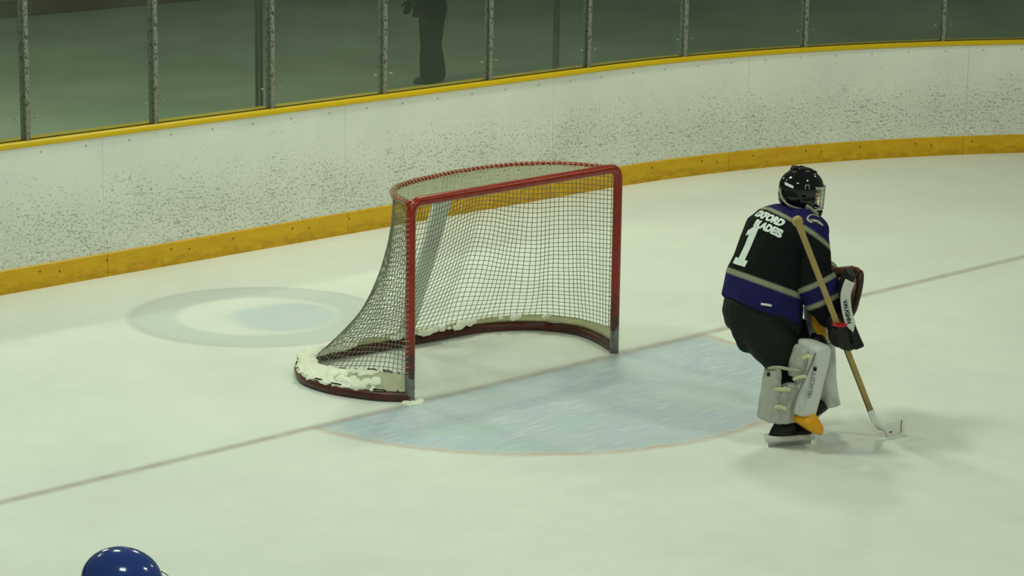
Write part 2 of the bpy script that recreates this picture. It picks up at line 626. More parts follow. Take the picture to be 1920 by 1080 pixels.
def drape(bm, origin, ax, ay, d, tree, off=.003, thick=.002):
    """Lay a flat print onto cloth: each point goes along d until it meets the surface."""
    kill = []
    for v in bm.verts:
        p = origin + ax * v.co.x + ay * v.co.y
        h = tree.ray_cast(p - d * .6, d)
        if h[0] is None:
            kill.append(v)
        else:
            v.co = h[0] - d * off
    if kill:
        bmesh.ops.delete(bm, geom=kill, context='VERTS')
    r = bmesh.ops.extrude_face_region(bm, geom=bm.faces[:])
    for e in r['geom']:
        if isinstance(e, bmesh.types.BMVert):
            e.co -= d * thick
    return bm


# ------------------------------------------------------------------ the setting
def floor_plane(name, x0, x1, y0, y1, z, mat, th=.1):
    bm = bmesh.new()
    box(bm, ((x0 + x1) / 2, (y0 + y1) / 2, z - th / 2), x1 - x0, y1 - y0, th)
    return obj(name, bm, mat, smooth=False)


# board line: the end boards run along x, then curve into the corner
BY, XC, RC = 4.225, 6.10, 8.6


def board_at(s):
    """Point and inward normal s metres along the board line, s = x on the straight."""
    if s <= XC:
        return V((s, BY, 0)), V((0, -1, 0))
    a = (s - XC) / RC
    return V((XC + RC * math.sin(a), BY - RC + RC * math.cos(a), 0)), V((-math.sin(a), -math.cos(a), 0))


S0, S1 = -4.0, 15.0

bm = bmesh.new()     # ice sheet follows the boards
outer = [board_at(S0 + (S1 - S0) * i / 120) for i in range(121)]
edge = [bm.verts.new(p - n * .02) for p, n in outer]
a_ = outer[-1][0]
edge += [bm.verts.new((a_.x + .3, -16, 0)), bm.verts.new((-13, -16, 0)), bm.verts.new((-13, BY, 0))]
f = bm.faces.new(edge)
r_ = bmesh.ops.extrude_face_region(bm, geom=[f])
for e in r_['geom']:
    if isinstance(e, bmesh.types.BMVert):
        e.co.z = -.06
ice = obj('floor', bm, MT['ice'], smooth=False)
tag(ice, 'pale scraped ice sheet with goal line and light blue crease', 'ice', kind='structure')

fl = floor_plane('floor_walkway', -14, 40, -16, 40, -.07, MT['concrete'])
tag(fl, 'grey concrete floor behind the rink boards', 'floor', kind='structure')
bm = bmesh.new()
box(bm, (13, 18.6, 2.5), 54, .3, 5.2)
wb = obj('wall_back', bm, MT['back_wall'], smooth=False)
tag(wb, 'grey wall far behind the rink glass', 'wall', kind='structure')
bm = bmesh.new()
box(bm, (13, 18.35, .03), 54, .2, .2, bevel=.02)
bb = obj('baseboard_back', bm, MT['brown_trim'], smooth=False)
tag(bb, 'dark brown skirting at the foot of the far wall', 'baseboard', kind='structure')


def strip(bm, s0, s1, prof, n=None, uvv=True):
    """Extrude a profile of (offset towards the ice, height) along the board line; uv in metres."""
    n = n or max(2, int((s1 - s0) / .12))
    uvl = bm.loops.layers.uv.verify()
    rows = []
    for i in range(n + 1):
        s = s0 + (s1 - s0) * i / n
        p, nn = board_at(s)
        rows.append((s, [bm.verts.new(p + nn * o + V((0, 0, z))) for o, z in prof]))
    m = len(prof)
    for (sa, ra), (sb, rb) in zip(rows, rows[1:]):
        for j in range(m):
            l = (j + 1) % m
            fc = bm.faces.new((ra[j], rb[j], rb[l], ra[l]))
            for lp, (ss, zz) in zip(fc.loops, ((sa, prof[j][1]), (sb, prof[j][1]), (sb, prof[l][1]), (sa, prof[l][1]))):
                lp[uvl].uv = (ss, zz)
    bm.faces.new(rows[0][1])
    bm.faces.new(rows[-1][1][::-1])


boards = thing('dasher_boards', (0, BY, 0), 'scuffed white rink boards with yellow kick plate and yellow cap rail, curving into the corner', 'rink boards')
seams = [S0, -1.72, .70, 3.12, 5.54, 7.96, 10.40, 12.82, S1]
for a, b in zip(seams, seams[1:]):
    bm = bmesh.new()
    strip(bm, a + .0012, b - .0012, [(0.0, .165), (0.0, 1.074), (-.06, 1.074), (-.06, .165)])
    obj('board_panel', bm, MT['board'], boards, smooth=False)
kseams = [S0, -1.72, .72, 3.14, 5.5, 7.75, 10.38, 12.82, S1]
for a, b in zip(kseams, kseams[1:]):
    bm = bmesh.new()
    strip(bm, a + .002, b - .002, [(0.012, .0), (0.012, .174), (.004, .182), (-.05, .182), (-.05, .0)])
    k_ = obj('kick_plate', bm, MT['kick'], boards, smooth=False)
    k_['label'] = 'yellow kick plate'
bm = bmesh.new()
strip(bm, S0, S1, [(.016, 1.072), (.020, 1.085), (.016, 1.104), (.004, 1.114), (-.175, 1.114), (-.185, 1.10), (-.185, 1.072)])
c_ = obj('cap_rail', bm, MT['cap'], boards, smooth=False)
c_['label'] = 'yellow cap rail'

# glass posts and panes
POST_S = [-1.13, .055, 1.225, 2.375, 3.575, 4.79, 6.01, 7.215, 8.62, 10.13, 11.55, 12.9]
ORD = ['just outside the left edge', 'first from the left edge', 'second from the left edge', 'third from the left edge',
       'fourth from the left edge, left of the dark standing figure', 'right of the dark standing figure', 'sixth from the left edge',
       'above the right goal post', 'fourth from the right end', 'above the goalie', 'last before the right edge', 'beyond the right edge']
ORD = ['beyond the left edge of the photo', 'closest to the left edge of the photo', 'second from the left edge of the photo',
       'third from the left edge of the photo', 'just left of the dark standing figure', 'just right of the dark standing figure',
       'second right of the dark standing figure', 'fourth from the right edge of the photo, third right of the dark figure', 'left of and above the goalie helmet, third from right',
       'furthest right in the photo', 'beyond the right edge of the photo', 'well beyond the right edge of the photo']
ORD[8] = 'above the goalie helmet, second from the right edge'
ORD[7] = 'third from the right edge of the photo'
GZ0, GZ1 = 1.114, 2.95
for s, w in zip(POST_S[:-1], ORD):
    p, n = board_at(s)
    tdir = n.cross(V((0, 0, 1)))
    o = thing('glass_post', p + n * -.035 + V((0, 0, GZ0)), 'grey metal upright of the rink glass, ' + w, 'post', 'uprights of the rink glass')
    bm = bmesh.new()
    box(bm, p + n * -.022 + V((0, 0, (GZ0 + GZ1) / 2)), .034, .022, GZ1 - GZ0, (tdir, n, V((0, 0, 1))), bevel=.004)
    obj('front_channel', bm, MT['alu'], o, smooth=False)
    bm = bmesh.new()
    box(bm, p + n * -.068 + V((0, 0, (GZ0 + GZ1) / 2)), .05, .03, GZ1 - GZ0, (tdir, n, V((0, 0, 1))), bevel=.004)
    obj('rear_channel', bm, MT['alu'], o, smooth=False)
PANES = ['at the left edge of the photo', 'second from left, with the brown skirting behind it', 'third from left, above the round emblem on the ice',
         'fourth from left, left of the dark figure', 'with the dark figure behind it', 'just right of the pane with the dark figure',
         'above the right end of the crossbar', 'fourth pane from the right edge', 'above the goalie', 'at the right edge of the photo', 'beyond the right edge of the photo']
PANES[7] = 'third from the right edge of the photo'
PANES[8] = 'second from the right edge of the photo'
for (sa, sb), w in zip(zip(POST_S, POST_S[1:]), PANES):
    p, n = board_at((sa + sb) / 2)
    o = thing('safety_glass', p + n * -.045 + V((0, 0, GZ0)), 'clear rink glass pane, ' + w, 'safety glass', 'panes of the rink glass')
    bm = bmesh.new()
    strip(bm, sa + .012, sb - .012, [(-.038, GZ0), (-.038, GZ1), (-.049, GZ1), (-.049, GZ0)], n=10)
    obj('pane', bm, MT['glass'], o, smooth=False)
    for ss in (sa + .085, sb - .085):
        q, nq = board_at(ss)
        bm = bmesh.new()
        c0 = q + nq * -.033 + V((0, 0, GZ0 + .16))
        tube(bm, [c0 + nq * .006, c0, c0 - nq * .022], [.006, .008, .008], 10)
        obj('bolt', bm, MT['bolt'], o, smooth=False)
    bm = bmesh.new()
    strip(bm, sa + .02, sb - .02, [(-.030, GZ0), (-.030, GZ0 + .006), (-.0375, GZ0 + .006), (-.0375, GZ0)], n=10)
    obj('gasket', bm, MT['rubber'], o, smooth=False)

for sx, w in ((2.41, 'behind the third pane from the left'), (5.80, 'behind the pane right of the dark figure')):
    p, n = board_at(sx)
    o = thing('brace_post', p - n * .23 + V((0, 0, -.07)), 'thin dark brace post behind the boards, ' + w, 'post', 'brace posts behind the boards')
    for k in (-1, 1):
        bm = bmesh.new()
        box(bm, p - n * .23 + V((.022 * k, 0, 1.4)), .016, .03, 2.94, bevel=.003)
        obj('upright', bm, MT['brace'], o, smooth=False)
    for zz in (.0, 1.0, 2.0):
        bm = bmesh.new()
        box(bm, p - n * .23 + V((0, 0, zz - .03)), .08 if zz == 0 else .03, .06 if zz == 0 else .012, .02)
        obj('base_plate' if zz == 0 else 'cross_bar', bm, MT['brace'], o, smooth=False)

# ------------------------------------------------------------------ the goal
GX, GY, GW, GH = -.017, .044, 1.886, 1.278
PR = .031
goal = thing('hockey_goal', (GX + GW / 2, GY, 0), 'red framed ice hockey goal with grey twine net', 'hockey goal')
fr = []
rc = .075
fr.append(V((GX, GY, 0)))
for z in (.2, .5, .8, 1.1):
    fr.append(V((GX, GY, z)))
for i in range(9):
    th = PI - (PI / 2) * i / 8
    fr.append(V((GX + rc + rc * math.cos(th), GY, GH - rc + rc * math.sin(th))))
for q in (.25, .5, .75):
    fr.append(V((GX + GW * q, GY, GH)))
for i in range(9):
    th = PI / 2 - (PI / 2) * i / 8
    fr.append(V((GX + GW - rc + rc * math.cos(th), GY, GH - rc + rc * math.sin(th))))
for z in (1.1, .8, .5, .2, 0):
    fr.append(V((GX + GW, GY, z)))
bm = bmesh.new()
tube(bm, fr, PR, 16)
o_ = obj('posts_and_crossbar', bm, MT['goal_red'], goal)
TOPC = [(GX + .0, GY + .02), (.03, .17), (.085, .305), (.235, .475), (.41, .56), (.64, .612), (.93, .645), (1.18, .643), (1.43, .60), (1.62, .52), (1.745, .40), (1.825, .20), (GX + GW, GY + .02)]
topc = spline([(x, y, 1.268) for x, y in TOPC], 10)
bm = bmesh.new()
tube(bm, topc, .017, 12)
obj('top_frame', bm, MT['goal_red'], goal)
BASE = [(GX, GY), (-.15, .2), (-.235, .42), (-.26, .6), (-.235, .8), (-.14, .97), (.01, 1.13), (.16, 1.19), (.4, 1.165), (.7, 1.125), (1.0, 1.105),
        (1.25, 1.085), (1.56, 1.06), (1.79, .96), (1.96, .80), (2.045, .55), (1.985, .29), (GX + GW, GY)]
basec = spline([(x, y, .034) for x, y in BASE], 10)
bm = bmesh.new()
tube(bm, basec, .032, 12)
obj('base_frame', bm, MT['base_red'], goal)


def resample(pts, n):
    ds = [0.0]
    for a, b in zip(pts, pts[1:]):
        ds.append(ds[-1] + (b - a).length)
    out = []
    j = 0
    for i in range(n + 1):
        t = ds[-1] * i / n
        while j < len(ds) - 2 and ds[j + 1] < t:
            j += 1
        f = (t - ds[j]) / max(1e-9, ds[j + 1] - ds[j])
        out.append(pts[j].lerp(pts[j + 1], min(1, max(0, f))))
    return out


NETB = [(GX - .005, GY + .03, .17), (-.02, .30, .15), (-.035, .55, .11), (-.05, .80, .07), (.0, .98, .07), (.14, 1.10, .09), (.4, 1.12, .10), (.7, 1.09, .10), (1.0, 1.07, .10),
        (1.25, 1.05, .10), (1.55, 1.03, .10), (1.76, .94, .11), (1.93, .78, .12), (2.0, .55, .13), (1.95, .30, .15), (GX + GW, GY + .03, .17)]
NU, NV = 84, 36
tc = resample(topc, NU)
nb = resample(spline(NETB, 10), NU)


def net_point(i, j):
    u, v = i / NU, j / NV
    a, b = tc[i], nb[i]
    h = v ** 1.95
    p = V((a.x + (b.x - a.x) * h, a.y + (b.y - a.y) * h, a.z + (b.z - a.z) * v))
    w = math.sin(PI * u)
    gs = lambda c, s: math.exp(-((u - c) / s) ** 2)
    amp = (.012 + .03 * (gs(.42, .05) + gs(.60, .05) + gs(.78, .05)) * v) * v * (1 - v ** 6) * min(1, 4 * w)
    ph = u * 2 * PI * 9 + 2.2 * math.sin(u * 7) + v * .8
    p += V((.5 * math.cos(ph * .7), math.sin(ph), 0)) * amp
    p.z += (.075 * gs(.60, .11) - .05 * gs(.36, .13) - .03 * gs(.8, .08)) * math.sin(PI * v) * w
    p.z += .010 * math.sin(u * 2 * PI * 3.5 + 1.0) * math.sin(PI * v) * w - .02 * w * math.sin(PI * v)
    rnd = noise.noise(V((i * .37, j * .37, 2.0)))
    return p + V((rnd, rnd * .5, rnd * .6)) * .006 * min(1, 5 * w) * math.sin(PI * min(1, v * 1.02))


grid = [[net_point(i, j) for j in range(NV + 1)] for i in range(NU + 1)]
TR = .0021
bm = bmesh.new()
for i in range(NU + 1):
    tube(bm, grid[i], TR, 4)
for j in range(1, NV + 1):
    tube(bm, [grid[i][j] for i in range(NU + 1)], TR, 4)
obj('net', bm, MT['twine'], goal, smooth=False)
# net laid over the top shelf
bm = bmesh.new()
step = .033


def shelf_depth(x):
    best = None
    for a, b in zip(topc, topc[1:]):
        if min(a.x, b.x) <= x <= max(a.x, b.x) and abs(a.x - b.x) > 1e-9:
            yy = a.y + (b.y - a.y) * (x - a.x) / (b.x - a.x)
            best = yy if best is None else max(best, yy)
    return best


def shelf_z(x, y):
    return 1.268 - .022 * math.sin(PI * max(0, min(1, (x - GX) / GW))) * math.sin(PI * max(0, min(1, y / .64))) + .003 * noise.noise(V((x * 6, y * 6, 0)))


x = GX + .03
while x < GX + GW - .01:
    d = shelf_depth(x)
    if d and d > GY + .04:
        k = max(2, int((d - GY) / .05))
        tube(bm, [V((x, GY + (d - GY) * i / k, shelf_z(x, GY + (d - GY) * i / k))) for i in range(k + 1)], TR * 1.5, 4)
    x += step
y = GY + .04
while y < .645:
    xs = [q / 200 * GW + GX for q in range(201)]
    xs = [q for q in xs if (shelf_depth(q) or 0) > y]
    if len(xs) > 2:
        tube(bm, [V((q, y, shelf_z(q, y))) for q in xs[::4] + [xs[-1]]], TR * 1.5, 4)
    y += step
obj('top_net', bm, MT['twine_light'], goal, smooth=False)
# white canvas sheet over the shelf edge and lacing cords
bm = bmesh.new()


def lacing(path, r, turns, rr, start=0.0, end=1.0):
    n = turns * 9
    P = resample(path, n)
    out = []
    for i in range(n + 1):
        q = i / n
        if q < start or q > end:
            continue
        d = (P[min(n, i + 1)] - P[max(0, i - 1)]).normalized()
        a = d.orthogonal().normalized()
        if abs(d.z) < .9:
            a = (V((0, 0, 1)) - d * d.z).normalized()
        b = d.cross(a)
        th = 2 * PI * i / 9
        out.append(P[i] + (a * math.cos(th) + b * math.sin(th)) * r)
    tube(bm, out, rr, 4)


lacing(topc, .020, 62, .0048)
lacing([V((GX - .006, GY + .012, .18)), V((GX - .006, GY + .012, 1.2))], .034, 30, .003)
lacing([V((GX + GW + .002, GY + .012, .18)), V((GX + GW + .002, GY + .012, 1.2))], .033, 30, .003)
l_ = obj('lacing', bm, MT['lace'], goal, smooth=False)
# lower canvas skirt between net and base tube
bm = bmesh.new()
NS = 120
bc2 = resample(basec, NS)
nb2 = resample(spline(NETB, 10), NS)
rows = []
ctr = V((.93, .5, 0))
for i in range(NS + 1):
    a, b = bc2[i] + V((0, 0, .03)), nb2[i]
    out = (a - ctr)
    out.z = 0
    out = out.normalized() * .004
    row = []
    for j in range(7):
        t = j / 6
        p = a.lerp(b, t) + out + V((0, 0, .028 * math.sin(PI * t) + .006 * noise.noise(V((i * .3, j * .5, 1)))))
        row.append(p)
    rows.append(row)
vv = [[bm.verts.new(p) for p in r] for r in rows]
for i in range(NS):
    for j in range(6):
        bm.faces.new((vv[i][j], vv[i + 1][j], vv[i + 1][j + 1], vv[i][j + 1]))
bmesh.ops.solidify(bm, geom=bm.faces[:], thickness=.004)
sk = obj('skirt', bm, MT['canvas'], goal)
sk['label'] = 'white canvas skirt laced to the base tube'
for j, rr_ in ((0, .0045), (6, .004)):      # dark cord weaving in and out along both edges of the skirt
    pts = []
    for k in range(4 * 44):
        q = 2 + k / 4
        i = min(NS - 1, int(q))
        a = rows[i][j].lerp(rows[i + 1][j], q - i)
        o3 = (a - ctr)
        o3.z = 0
        o3 = o3.normalized()
        wv = 1 if math.sin(q * PI / 2.2) > 0 else -1
        pts.append(a + o3 * (.014 if wv > 0 else -.014) + V((0, 0, .014 if wv > 0 else -.008)))
    bm = bmesh.new()
    tube(bm, pts, rr_, 5)
    obj('skirt_cord', bm, MT['black_print'], sk, smooth=False)
# padded centre support
bm = bmesh.new()
p0, p1 = V((.905, .672, 1.245)), V((.905, 1.085, .10))
d = (p1 - p0).normalized()
ax = V((1, 0, 0))
ax = (ax - d * ax.dot(d)).normalized()
ay = d.cross(ax)
loft(bm, [(p0.lerp(p1, t), ax, ay, .078 - .012 * t, .024, 4.5) for t in (0, .15, .3, .45, .6, .75, .9, 1)], 24, .01)
cp = obj('centre_pad', bm, MT['padcloth'], goal)
cp['label'] = 'white padded centre support'

# shaved snow lying on the skirt, at the post foot and along the back of the net
bm = bmesh.new()
for i in range(420):
    t = random.random()
    k = int(7 + t * 40)
    row = rows[min(NS, k)]
    q = random.random() ** .8
    p = row[0].lerp(row[6], q)
    r = random.choice([random.uniform(.010, .018)] * 3 + [random.uniform(.02, .032)])
    if t < .35 and q > .5:
        r *= .6
    ball(bm, p + V((0, 0, r * .25)), r * 1.5, r * 1.5, r * .8, u=10, v=8)
for i in range(420):
    k = int(9 + random.random() ** .8 * 38)
    q = random.random() ** (.6 if k > 24 else 1.3)
    p = rows[k][0].lerp(rows[k][6], q) + V((0, 0, .022 * math.sin(PI * q)))
    r = random.uniform(.018, .034)
    ball(bm, p, r, r, r * .5, u=10, v=8)
for i in range(70):
    k = int(36 + random.random() * 12)
    p = rows[k][0].lerp(rows[k][6], random.random())
    r = random.uniform(.02, .038)
    ball(bm, p + V((0, 0, r * .3)), r * 1.3, r * 1.3, r, u=10, v=8)
me = remesh(bm, .006, 3)
fold(me, .006, 40)
sn = obj('snow', me, MT['snow'], loc=(-.1, .7, .07))
tag(sn, 'shaved snow heaped on the canvas skirt at the left of the goal base', 'snow', kind='stuff')
bm = bmesh.new()
for i in range(14):
    p = V((GX + random.uniform(-.05, .07), GY + random.uniform(-.09, .04), .0))
    r = random.uniform(.012, .024)
    ball(bm, p, r * 1.7, r * 1.7, r * .8, u=10, v=8)
me = remesh(bm, .006, 2)
fold(me, .004, 50)
sn = obj('snow', me, MT['snow'], loc=(GX, GY, 0))
tag(sn, 'small heap of snow at the foot of the near goal post', 'snow', kind='stuff')
bm = bmesh.new()
for i in range(34):
    k = random.choice([64, 65, 66, 70, 71, 76, 77, 84, 60, 90, 97, 56])
    k = min(NS, k + random.randint(-2, 2))
    p = rows[k][6]
    r = random.uniform(.012, .026)
    ball(bm, V((p.x, p.y - .02, p.z - .005 + random.uniform(-.012, .014))), r * 1.5, r * .9, r * .9, u=10, v=8)
me = remesh(bm, .006, 2)
fold(me, .004, 50)
sn = obj('snow', me, MT['snow'], loc=(1.2, 1.03, .09))
tag(sn, 'lumps of snow caught along the foot of the net inside the goal', 'snow', kind='stuff')

# ------------------------------------------------------------------ people
def hand(bm, wrist, fwd, nrm, thumb, curl=.35, s=1.0):
    """Palm, four unequal fingers and a side thumb; nrm leaves the back of the hand, thumb points to the thumb side."""
    fwd, nrm = fwd.normalized(), nrm.normalized()
    thumb = (thumb - fwd * thumb.dot(fwd) - nrm * thumb.dot(nrm)).normalized()
    pc = wrist + fwd * .055 * s
    ball(bm, pc, .052 * s, .042 * s, .017 * s, (fwd, thumb, nrm), 16, 12)
    tube(bm, [wrist - fwd * .02, wrist + fwd * .03 * s], [.026 * s, .028 * s], 12)
    for i, (off, ln) in enumerate(((.030, .072), (.010, .080), (-.011, .075), (-.031, .058))):
        p = wrist + fwd * .095 * s + thumb * off * s - nrm * .002
        pts = [p - fwd * .03 * s, p]
        d = fwd.copy()
        for k in range(3):
            ang = curl * (1 + .25 * k)
            d = (d * math.cos(ang) - nrm * math.sin(ang)).normalized()
            m = d.cross(nrm)
            nrm2 = (nrm * math.cos(ang) + fwd * 0).normalized()
            pts.append(pts[-1] + d * ln * s * (.44, .32, .24)[k])
        capsule(bm, pts, [.0095 * s, .0095 * s, .009 * s, .0082 * s, .0072 * s], 10)
    p = wrist + fwd * .025 * s + thumb * .028 * s
    capsule(bm, [p, p + (fwd * .6 + thumb * .8).normalized() * .035 * s - nrm * .006, p + (fwd * .85 + thumb * .6).normalized() * .066 * s - nrm * .016],
            [.013 * s, .0115 * s, .009 * s], 10)


def body(j, vox=.007):
    """One continuous skin surface through the joints of j."""
    bm = bmesh.new()
    pel, ch, nk, hd = j['pelvis'], j['chest'], j['neck'], j['head']
    lat = (j['shoulder_r'] - j['shoulder_l']).normalized()
    sp = (nk - pel).normalized()
    fr_ = sp.cross(lat).normalized()
    if fr_.dot(j['face']) < 0:
        fr_ = -fr_
    loft(bm, [(pel - sp * .07, lat, fr_, .13, .10), (pel, lat, fr_, .16, .115), (pel.lerp(ch, .45), lat, fr_, .135, .10), (ch, lat, fr_, .165, .115),
              (ch.lerp(nk, .55), lat, fr_, .17, .10), (ch.lerp(nk, .85), lat, fr_, .11, .075)], 24, .03)
    capsule(bm, [ch.lerp(nk, .8), nk, hd - sp * .03], [.062, .056, .055])
    for s_ in 'rl':
        capsule(bm, [ch.lerp(nk, .6), j['shoulder_' + s_]], [.07, .062])
        capsule(bm, [j['shoulder_' + s_], j['shoulder_' + s_].lerp(j['elbow_' + s_], .4), j['elbow_' + s_], j['elbow_' + s_].lerp(j['wrist_' + s_], .3), j['wrist_' + s_]],
                [.060, .050, .040, .041, .028])
        capsule(bm, [pel + (j['hip_' + s_] - pel) * .9, j['hip_' + s_].lerp(j['knee_' + s_], .3), j['knee_' + s_], j['knee_' + s_].lerp(j['ankle_' + s_], .3), j['ankle_' + s_]],
                [.095, .088, .056, .058, .038])
        ft = j['toe_' + s_] - j['ankle_' + s_]
        capsule(bm, [j['ankle_' + s_], j['ankle_' + s_] + ft * .5, j['toe_' + s_]], [.040, .036, .028])
        hand(bm, j['wrist_' + s_], j['hand_' + s_], j['back_' + s_], j['thumb_' + s_], j.get('curl', .35))
    f_ = j['face'].normalized()
    u_ = (sp * .35 + V((0, 0, 1))).normalized() if 'up' not in j else j['up']
    u_ = (u_ - f_ * u_.dot(f_)).normalized()
    r_ = f_.cross(u_)
    A = (r_, f_, u_)
    ball(bm, hd + u_ * .030 - f_ * .008, .074, .094, .088, A)
    ball(bm, hd - u_ * .040 + f_ * .022, .058, .066, .078, A)
    ball(bm, hd - u_ * .100 + f_ * .066, .024, .022, .018, A)                 # chin
    ball(bm, hd - u_ * .018 + f_ * .098, .013, .020, .024, A)                 # nose
    ball(bm, hd + u_ * .004 + f_ * .090, .010, .012, .026, A)
    ball(bm, hd - u_ * .062 + f_ * .082, .024, .012, .008, A)                 # lips
    ball(bm, hd - u_ * .072 + f_ * .080, .020, .012, .007, A)
    for q in (-1, 1):
        ball(bm, hd + u_ * .026 + f_ * .080 + r_ * .030 * q, .026, .012, .009, A)   # brow
        ball(bm, hd - u_ * .022 + f_ * .062 + r_ * .040 * q, .024, .022, .020, A)   # cheek
        ball(bm, hd - u_ * .008 - f_ * .012 + r_ * .074 * q, .010, .022, .032, A)   # ear
    return remesh(bm, vox, 3)


def bodyobj(j, base, vox=.007):
    """Skin on the head, a dark under-layer below the neck."""
    o = obj('person', body(j, vox), MT['skin'], loc=base)
    o.data.materials.append(MT['dark_cloth'])
    lim = (j['head'] - (j['head'] - j['neck']) * .62).z - base.z
    for f in o.data.polygons:
        f.material_index = 1 if f.center.z < lim else 0
    return o


def eyes(j, parent):
    f_ = j['face'].normalized()
    u_ = V((0, 0, 1))
    u_ = (u_ - f_ * u_.dot(f_)).normalized()
    r_ = f_.cross(u_)
    for q in (-1, 1):
        bm = bmesh.new()
        ball(bm, j['head'] + u_ * .006 + f_ * .078 + r_ * .030 * q, .013, .010, .008, (r_, f_, u_), 12, 8)
        obj('eye', bm, MT['white_print'], parent)
        bm = bmesh.new()
        ball(bm, j['head'] + u_ * .006 + f_ * .087 + r_ * .030 * q, .006, .003, .006, (r_, f_, u_), 10, 8)
        obj('iris', bm, MT['hair'], parent)


# ---------------- goalie
FD = (EA * .91 + EB * .42).normalized()            # the way the goalie faces
RL = (EA * .42 - EB * .91).normalized()            # towards the goalie's right
Z = V((0, 0, 1))
D0 = .10
J = dict(pelvis=G(1430, 580, .20), chest=G(1462, 452, .27), neck=G(1493, 398, .31), head=G(1507, 356, .32), face=(EA * .97 + EB * .22 - Z * .06),
         shoulder_r=G(1520, 434, .14), elbow_r=G(1524, 515, .09), wrist_r=G(1560, 592, .05),
         shoulder_l=G(1462, 418, .46), elbow_l=G(1520, 500, .58), wrist_l=G(1572, 530, .48),
         hip_r=G(1438, 598, .10), knee_r=G(1500, 664, -.02), ankle_r=G(1470, 792, .0),
         hip_l=G(1424, 598, .30), knee_l=G(1526, 655, .34), ankle_l=G(1536, 748, .34))
J['toe_r'] = J['ankle_r'] + FD * .15 - Z * .04
J['toe_l'] = J['ankle_l'] - EA * .05 - EB * .1 - Z * .08
STB, STH = G(1495, 414, -.46), ground(1648, 817) + Z * .02
SAX = (STH - STB).normalized()
GRIP = STB + SAX * ((G(1573, 622, -.08) - STB).dot(SAX))
J['hand_r'] = (GRIP - J['wrist_r']) + SAX * .02
J['back_r'] = FD
J['thumb_r'] = -SAX
J['hand_l'] = EA * .9 - Z * .3
J['back_l'] = EB
J['thumb_l'] = Z
J['curl'] = .75
goalie = bodyobj(J, F0)
tag(goalie, 'hockey goalie in black and purple jersey number 1, crouching outside the blue crease', 'person')
eyes(J, goalie)

# jersey
SP = (G(1493, 396, .33) - G(1428, 575, .22)).normalized()
FN = (FD - SP * FD.dot(SP)).normalized()
tor = bmesh.new()
loft(tor, [(G(1428, 580, .20), RL, FN, .262, .246), (G(1431, 558, .205), RL, FN, .266, .244), (G(1434, 530, .215), RL, FN, .262, .232), (G(1441, 500, .23), RL, FN, .25, .208),
           (G(1450, 465, .25), RL, FN, .246, .192), (G(1463, 432, .27), RL, FN, .255, .178), (G(1476, 411, .29), RL, FN, .235, .152),
           (G(1487, 398, .30), RL, FN, .165, .118), (G(1493, 391, .31), RL, FN, .10, .085)], 36, .015)
armr = bmesh.new()
ew = J['wrist_r'] - J['elbow_r']
capsule(armr, [G(1502, 424, .18), G(1523, 434, .12), G(1527, 475, .10), G(1525, 512, .09), J['elbow_r'] + ew * .22, J['elbow_r'] + ew * .6, J['elbow_r'] + ew * .93],
        [.11, .108, .104, .108, .125, .122, .092], 24)
arml = bmesh.new()
el = J['wrist_l'] - J['elbow_l']
capsule(arml, [G(1476, 414, .44), J['shoulder_l'], J['elbow_l'], J['elbow_l'] + el * .5, J['elbow_l'] + el * .75], [.10, .105, .10, .095, .08], 24)
trees = []
whole = bmesh.new()
for b_ in (tor, armr, arml):
    me = bpy.data.meshes.new('t')
    bmesh.ops.recalc_face_normals(b_, faces=b_.faces)
    b_.to_mesh(me)
    trees.append(bvh_of(me))
    whole.from_mesh(me)
    bpy.data.meshes.remove(me)
    b_.free()
jm = remesh(whole, .0075, 5)
fold(jm, .013, 6.5, 3)
sm_ = lambda v, a, b: max(0.0, min(1.0, (v - a) / (b - a)))
BLK, PUR, GRY = V(srgb(21, 23, 23)[:3]), V(srgb(34, 31, 84)[:3]), V(srgb(146, 144, 122)[:3])
HP = G(1425, 528, .02)
YA, YB = G(1442, 392, .25), G(1541, 452, .06)
YN = (YB - YA).cross(RL).normalized()
if YN.z < 0:
    YN = -YN
ca = jm.color_attributes.new('Col', 'FLOAT_COLOR', 'POINT')
E_ = .004


def zone(v, lo, hi):
    return sm_(v, lo - E_, lo + E_) * (1 - sm_(v, hi - E_, hi + E_))


for i, v in enumerate(jm.vertices):
    p = v.co
    ds = [t.find_nearest(p)[3] for t in trees]
    arm = ds.index(min(ds))
    c = BLK.copy()
    if arm == 0:
        h = (p - HP).dot(SP)
        c = c.lerp(PUR, 1 - sm_(h, -E_, E_))
        c = c.lerp(GRY, zone(h, -.016, .016))
    else:
        o, d = (J['elbow_r'], ew) if arm == 1 else (J['elbow_l'], el)
        t = (p - o).dot(d.normalized())
        t1, t2 = .05, .165
        c = c.lerp(PUR, zone(t, t1, t2))
        c = c.lerp(GRY, max(zone(t, t1 - .014, t1 + .014), zone(t, t2 - .014, t2 + .014)))
    y = (p - YA).dot(YN)
    if (p - J['chest']).dot(SP) > -.03:
        c = c.lerp(PUR, sm_(y, -E_, E_))
        c = c.lerp(GRY, zone(y, -.012, .012))
    ca.data[i].color = (c.x, c.y, c.z, 1)
jt = bvh_of(jm)
jersey = obj('jersey', jm, MT['jersey'], goalie)
jersey['label'] = 'black jersey with purple bands and grey stripes'
# the big 1, the name over it and the shoulder emblem
one = [(-.012, .125), (.036, .125), (.036, -.075), (.064, -.075), (.064, -.112), (-.062, -.112), (-.062, -.075), (-.024, -.075), (-.024, .075), (-.06, .06), (-.06, .092)]


def on_jersey(x, y):
    return jt.ray_cast(CAM, ray(x, y).normalized())[0]


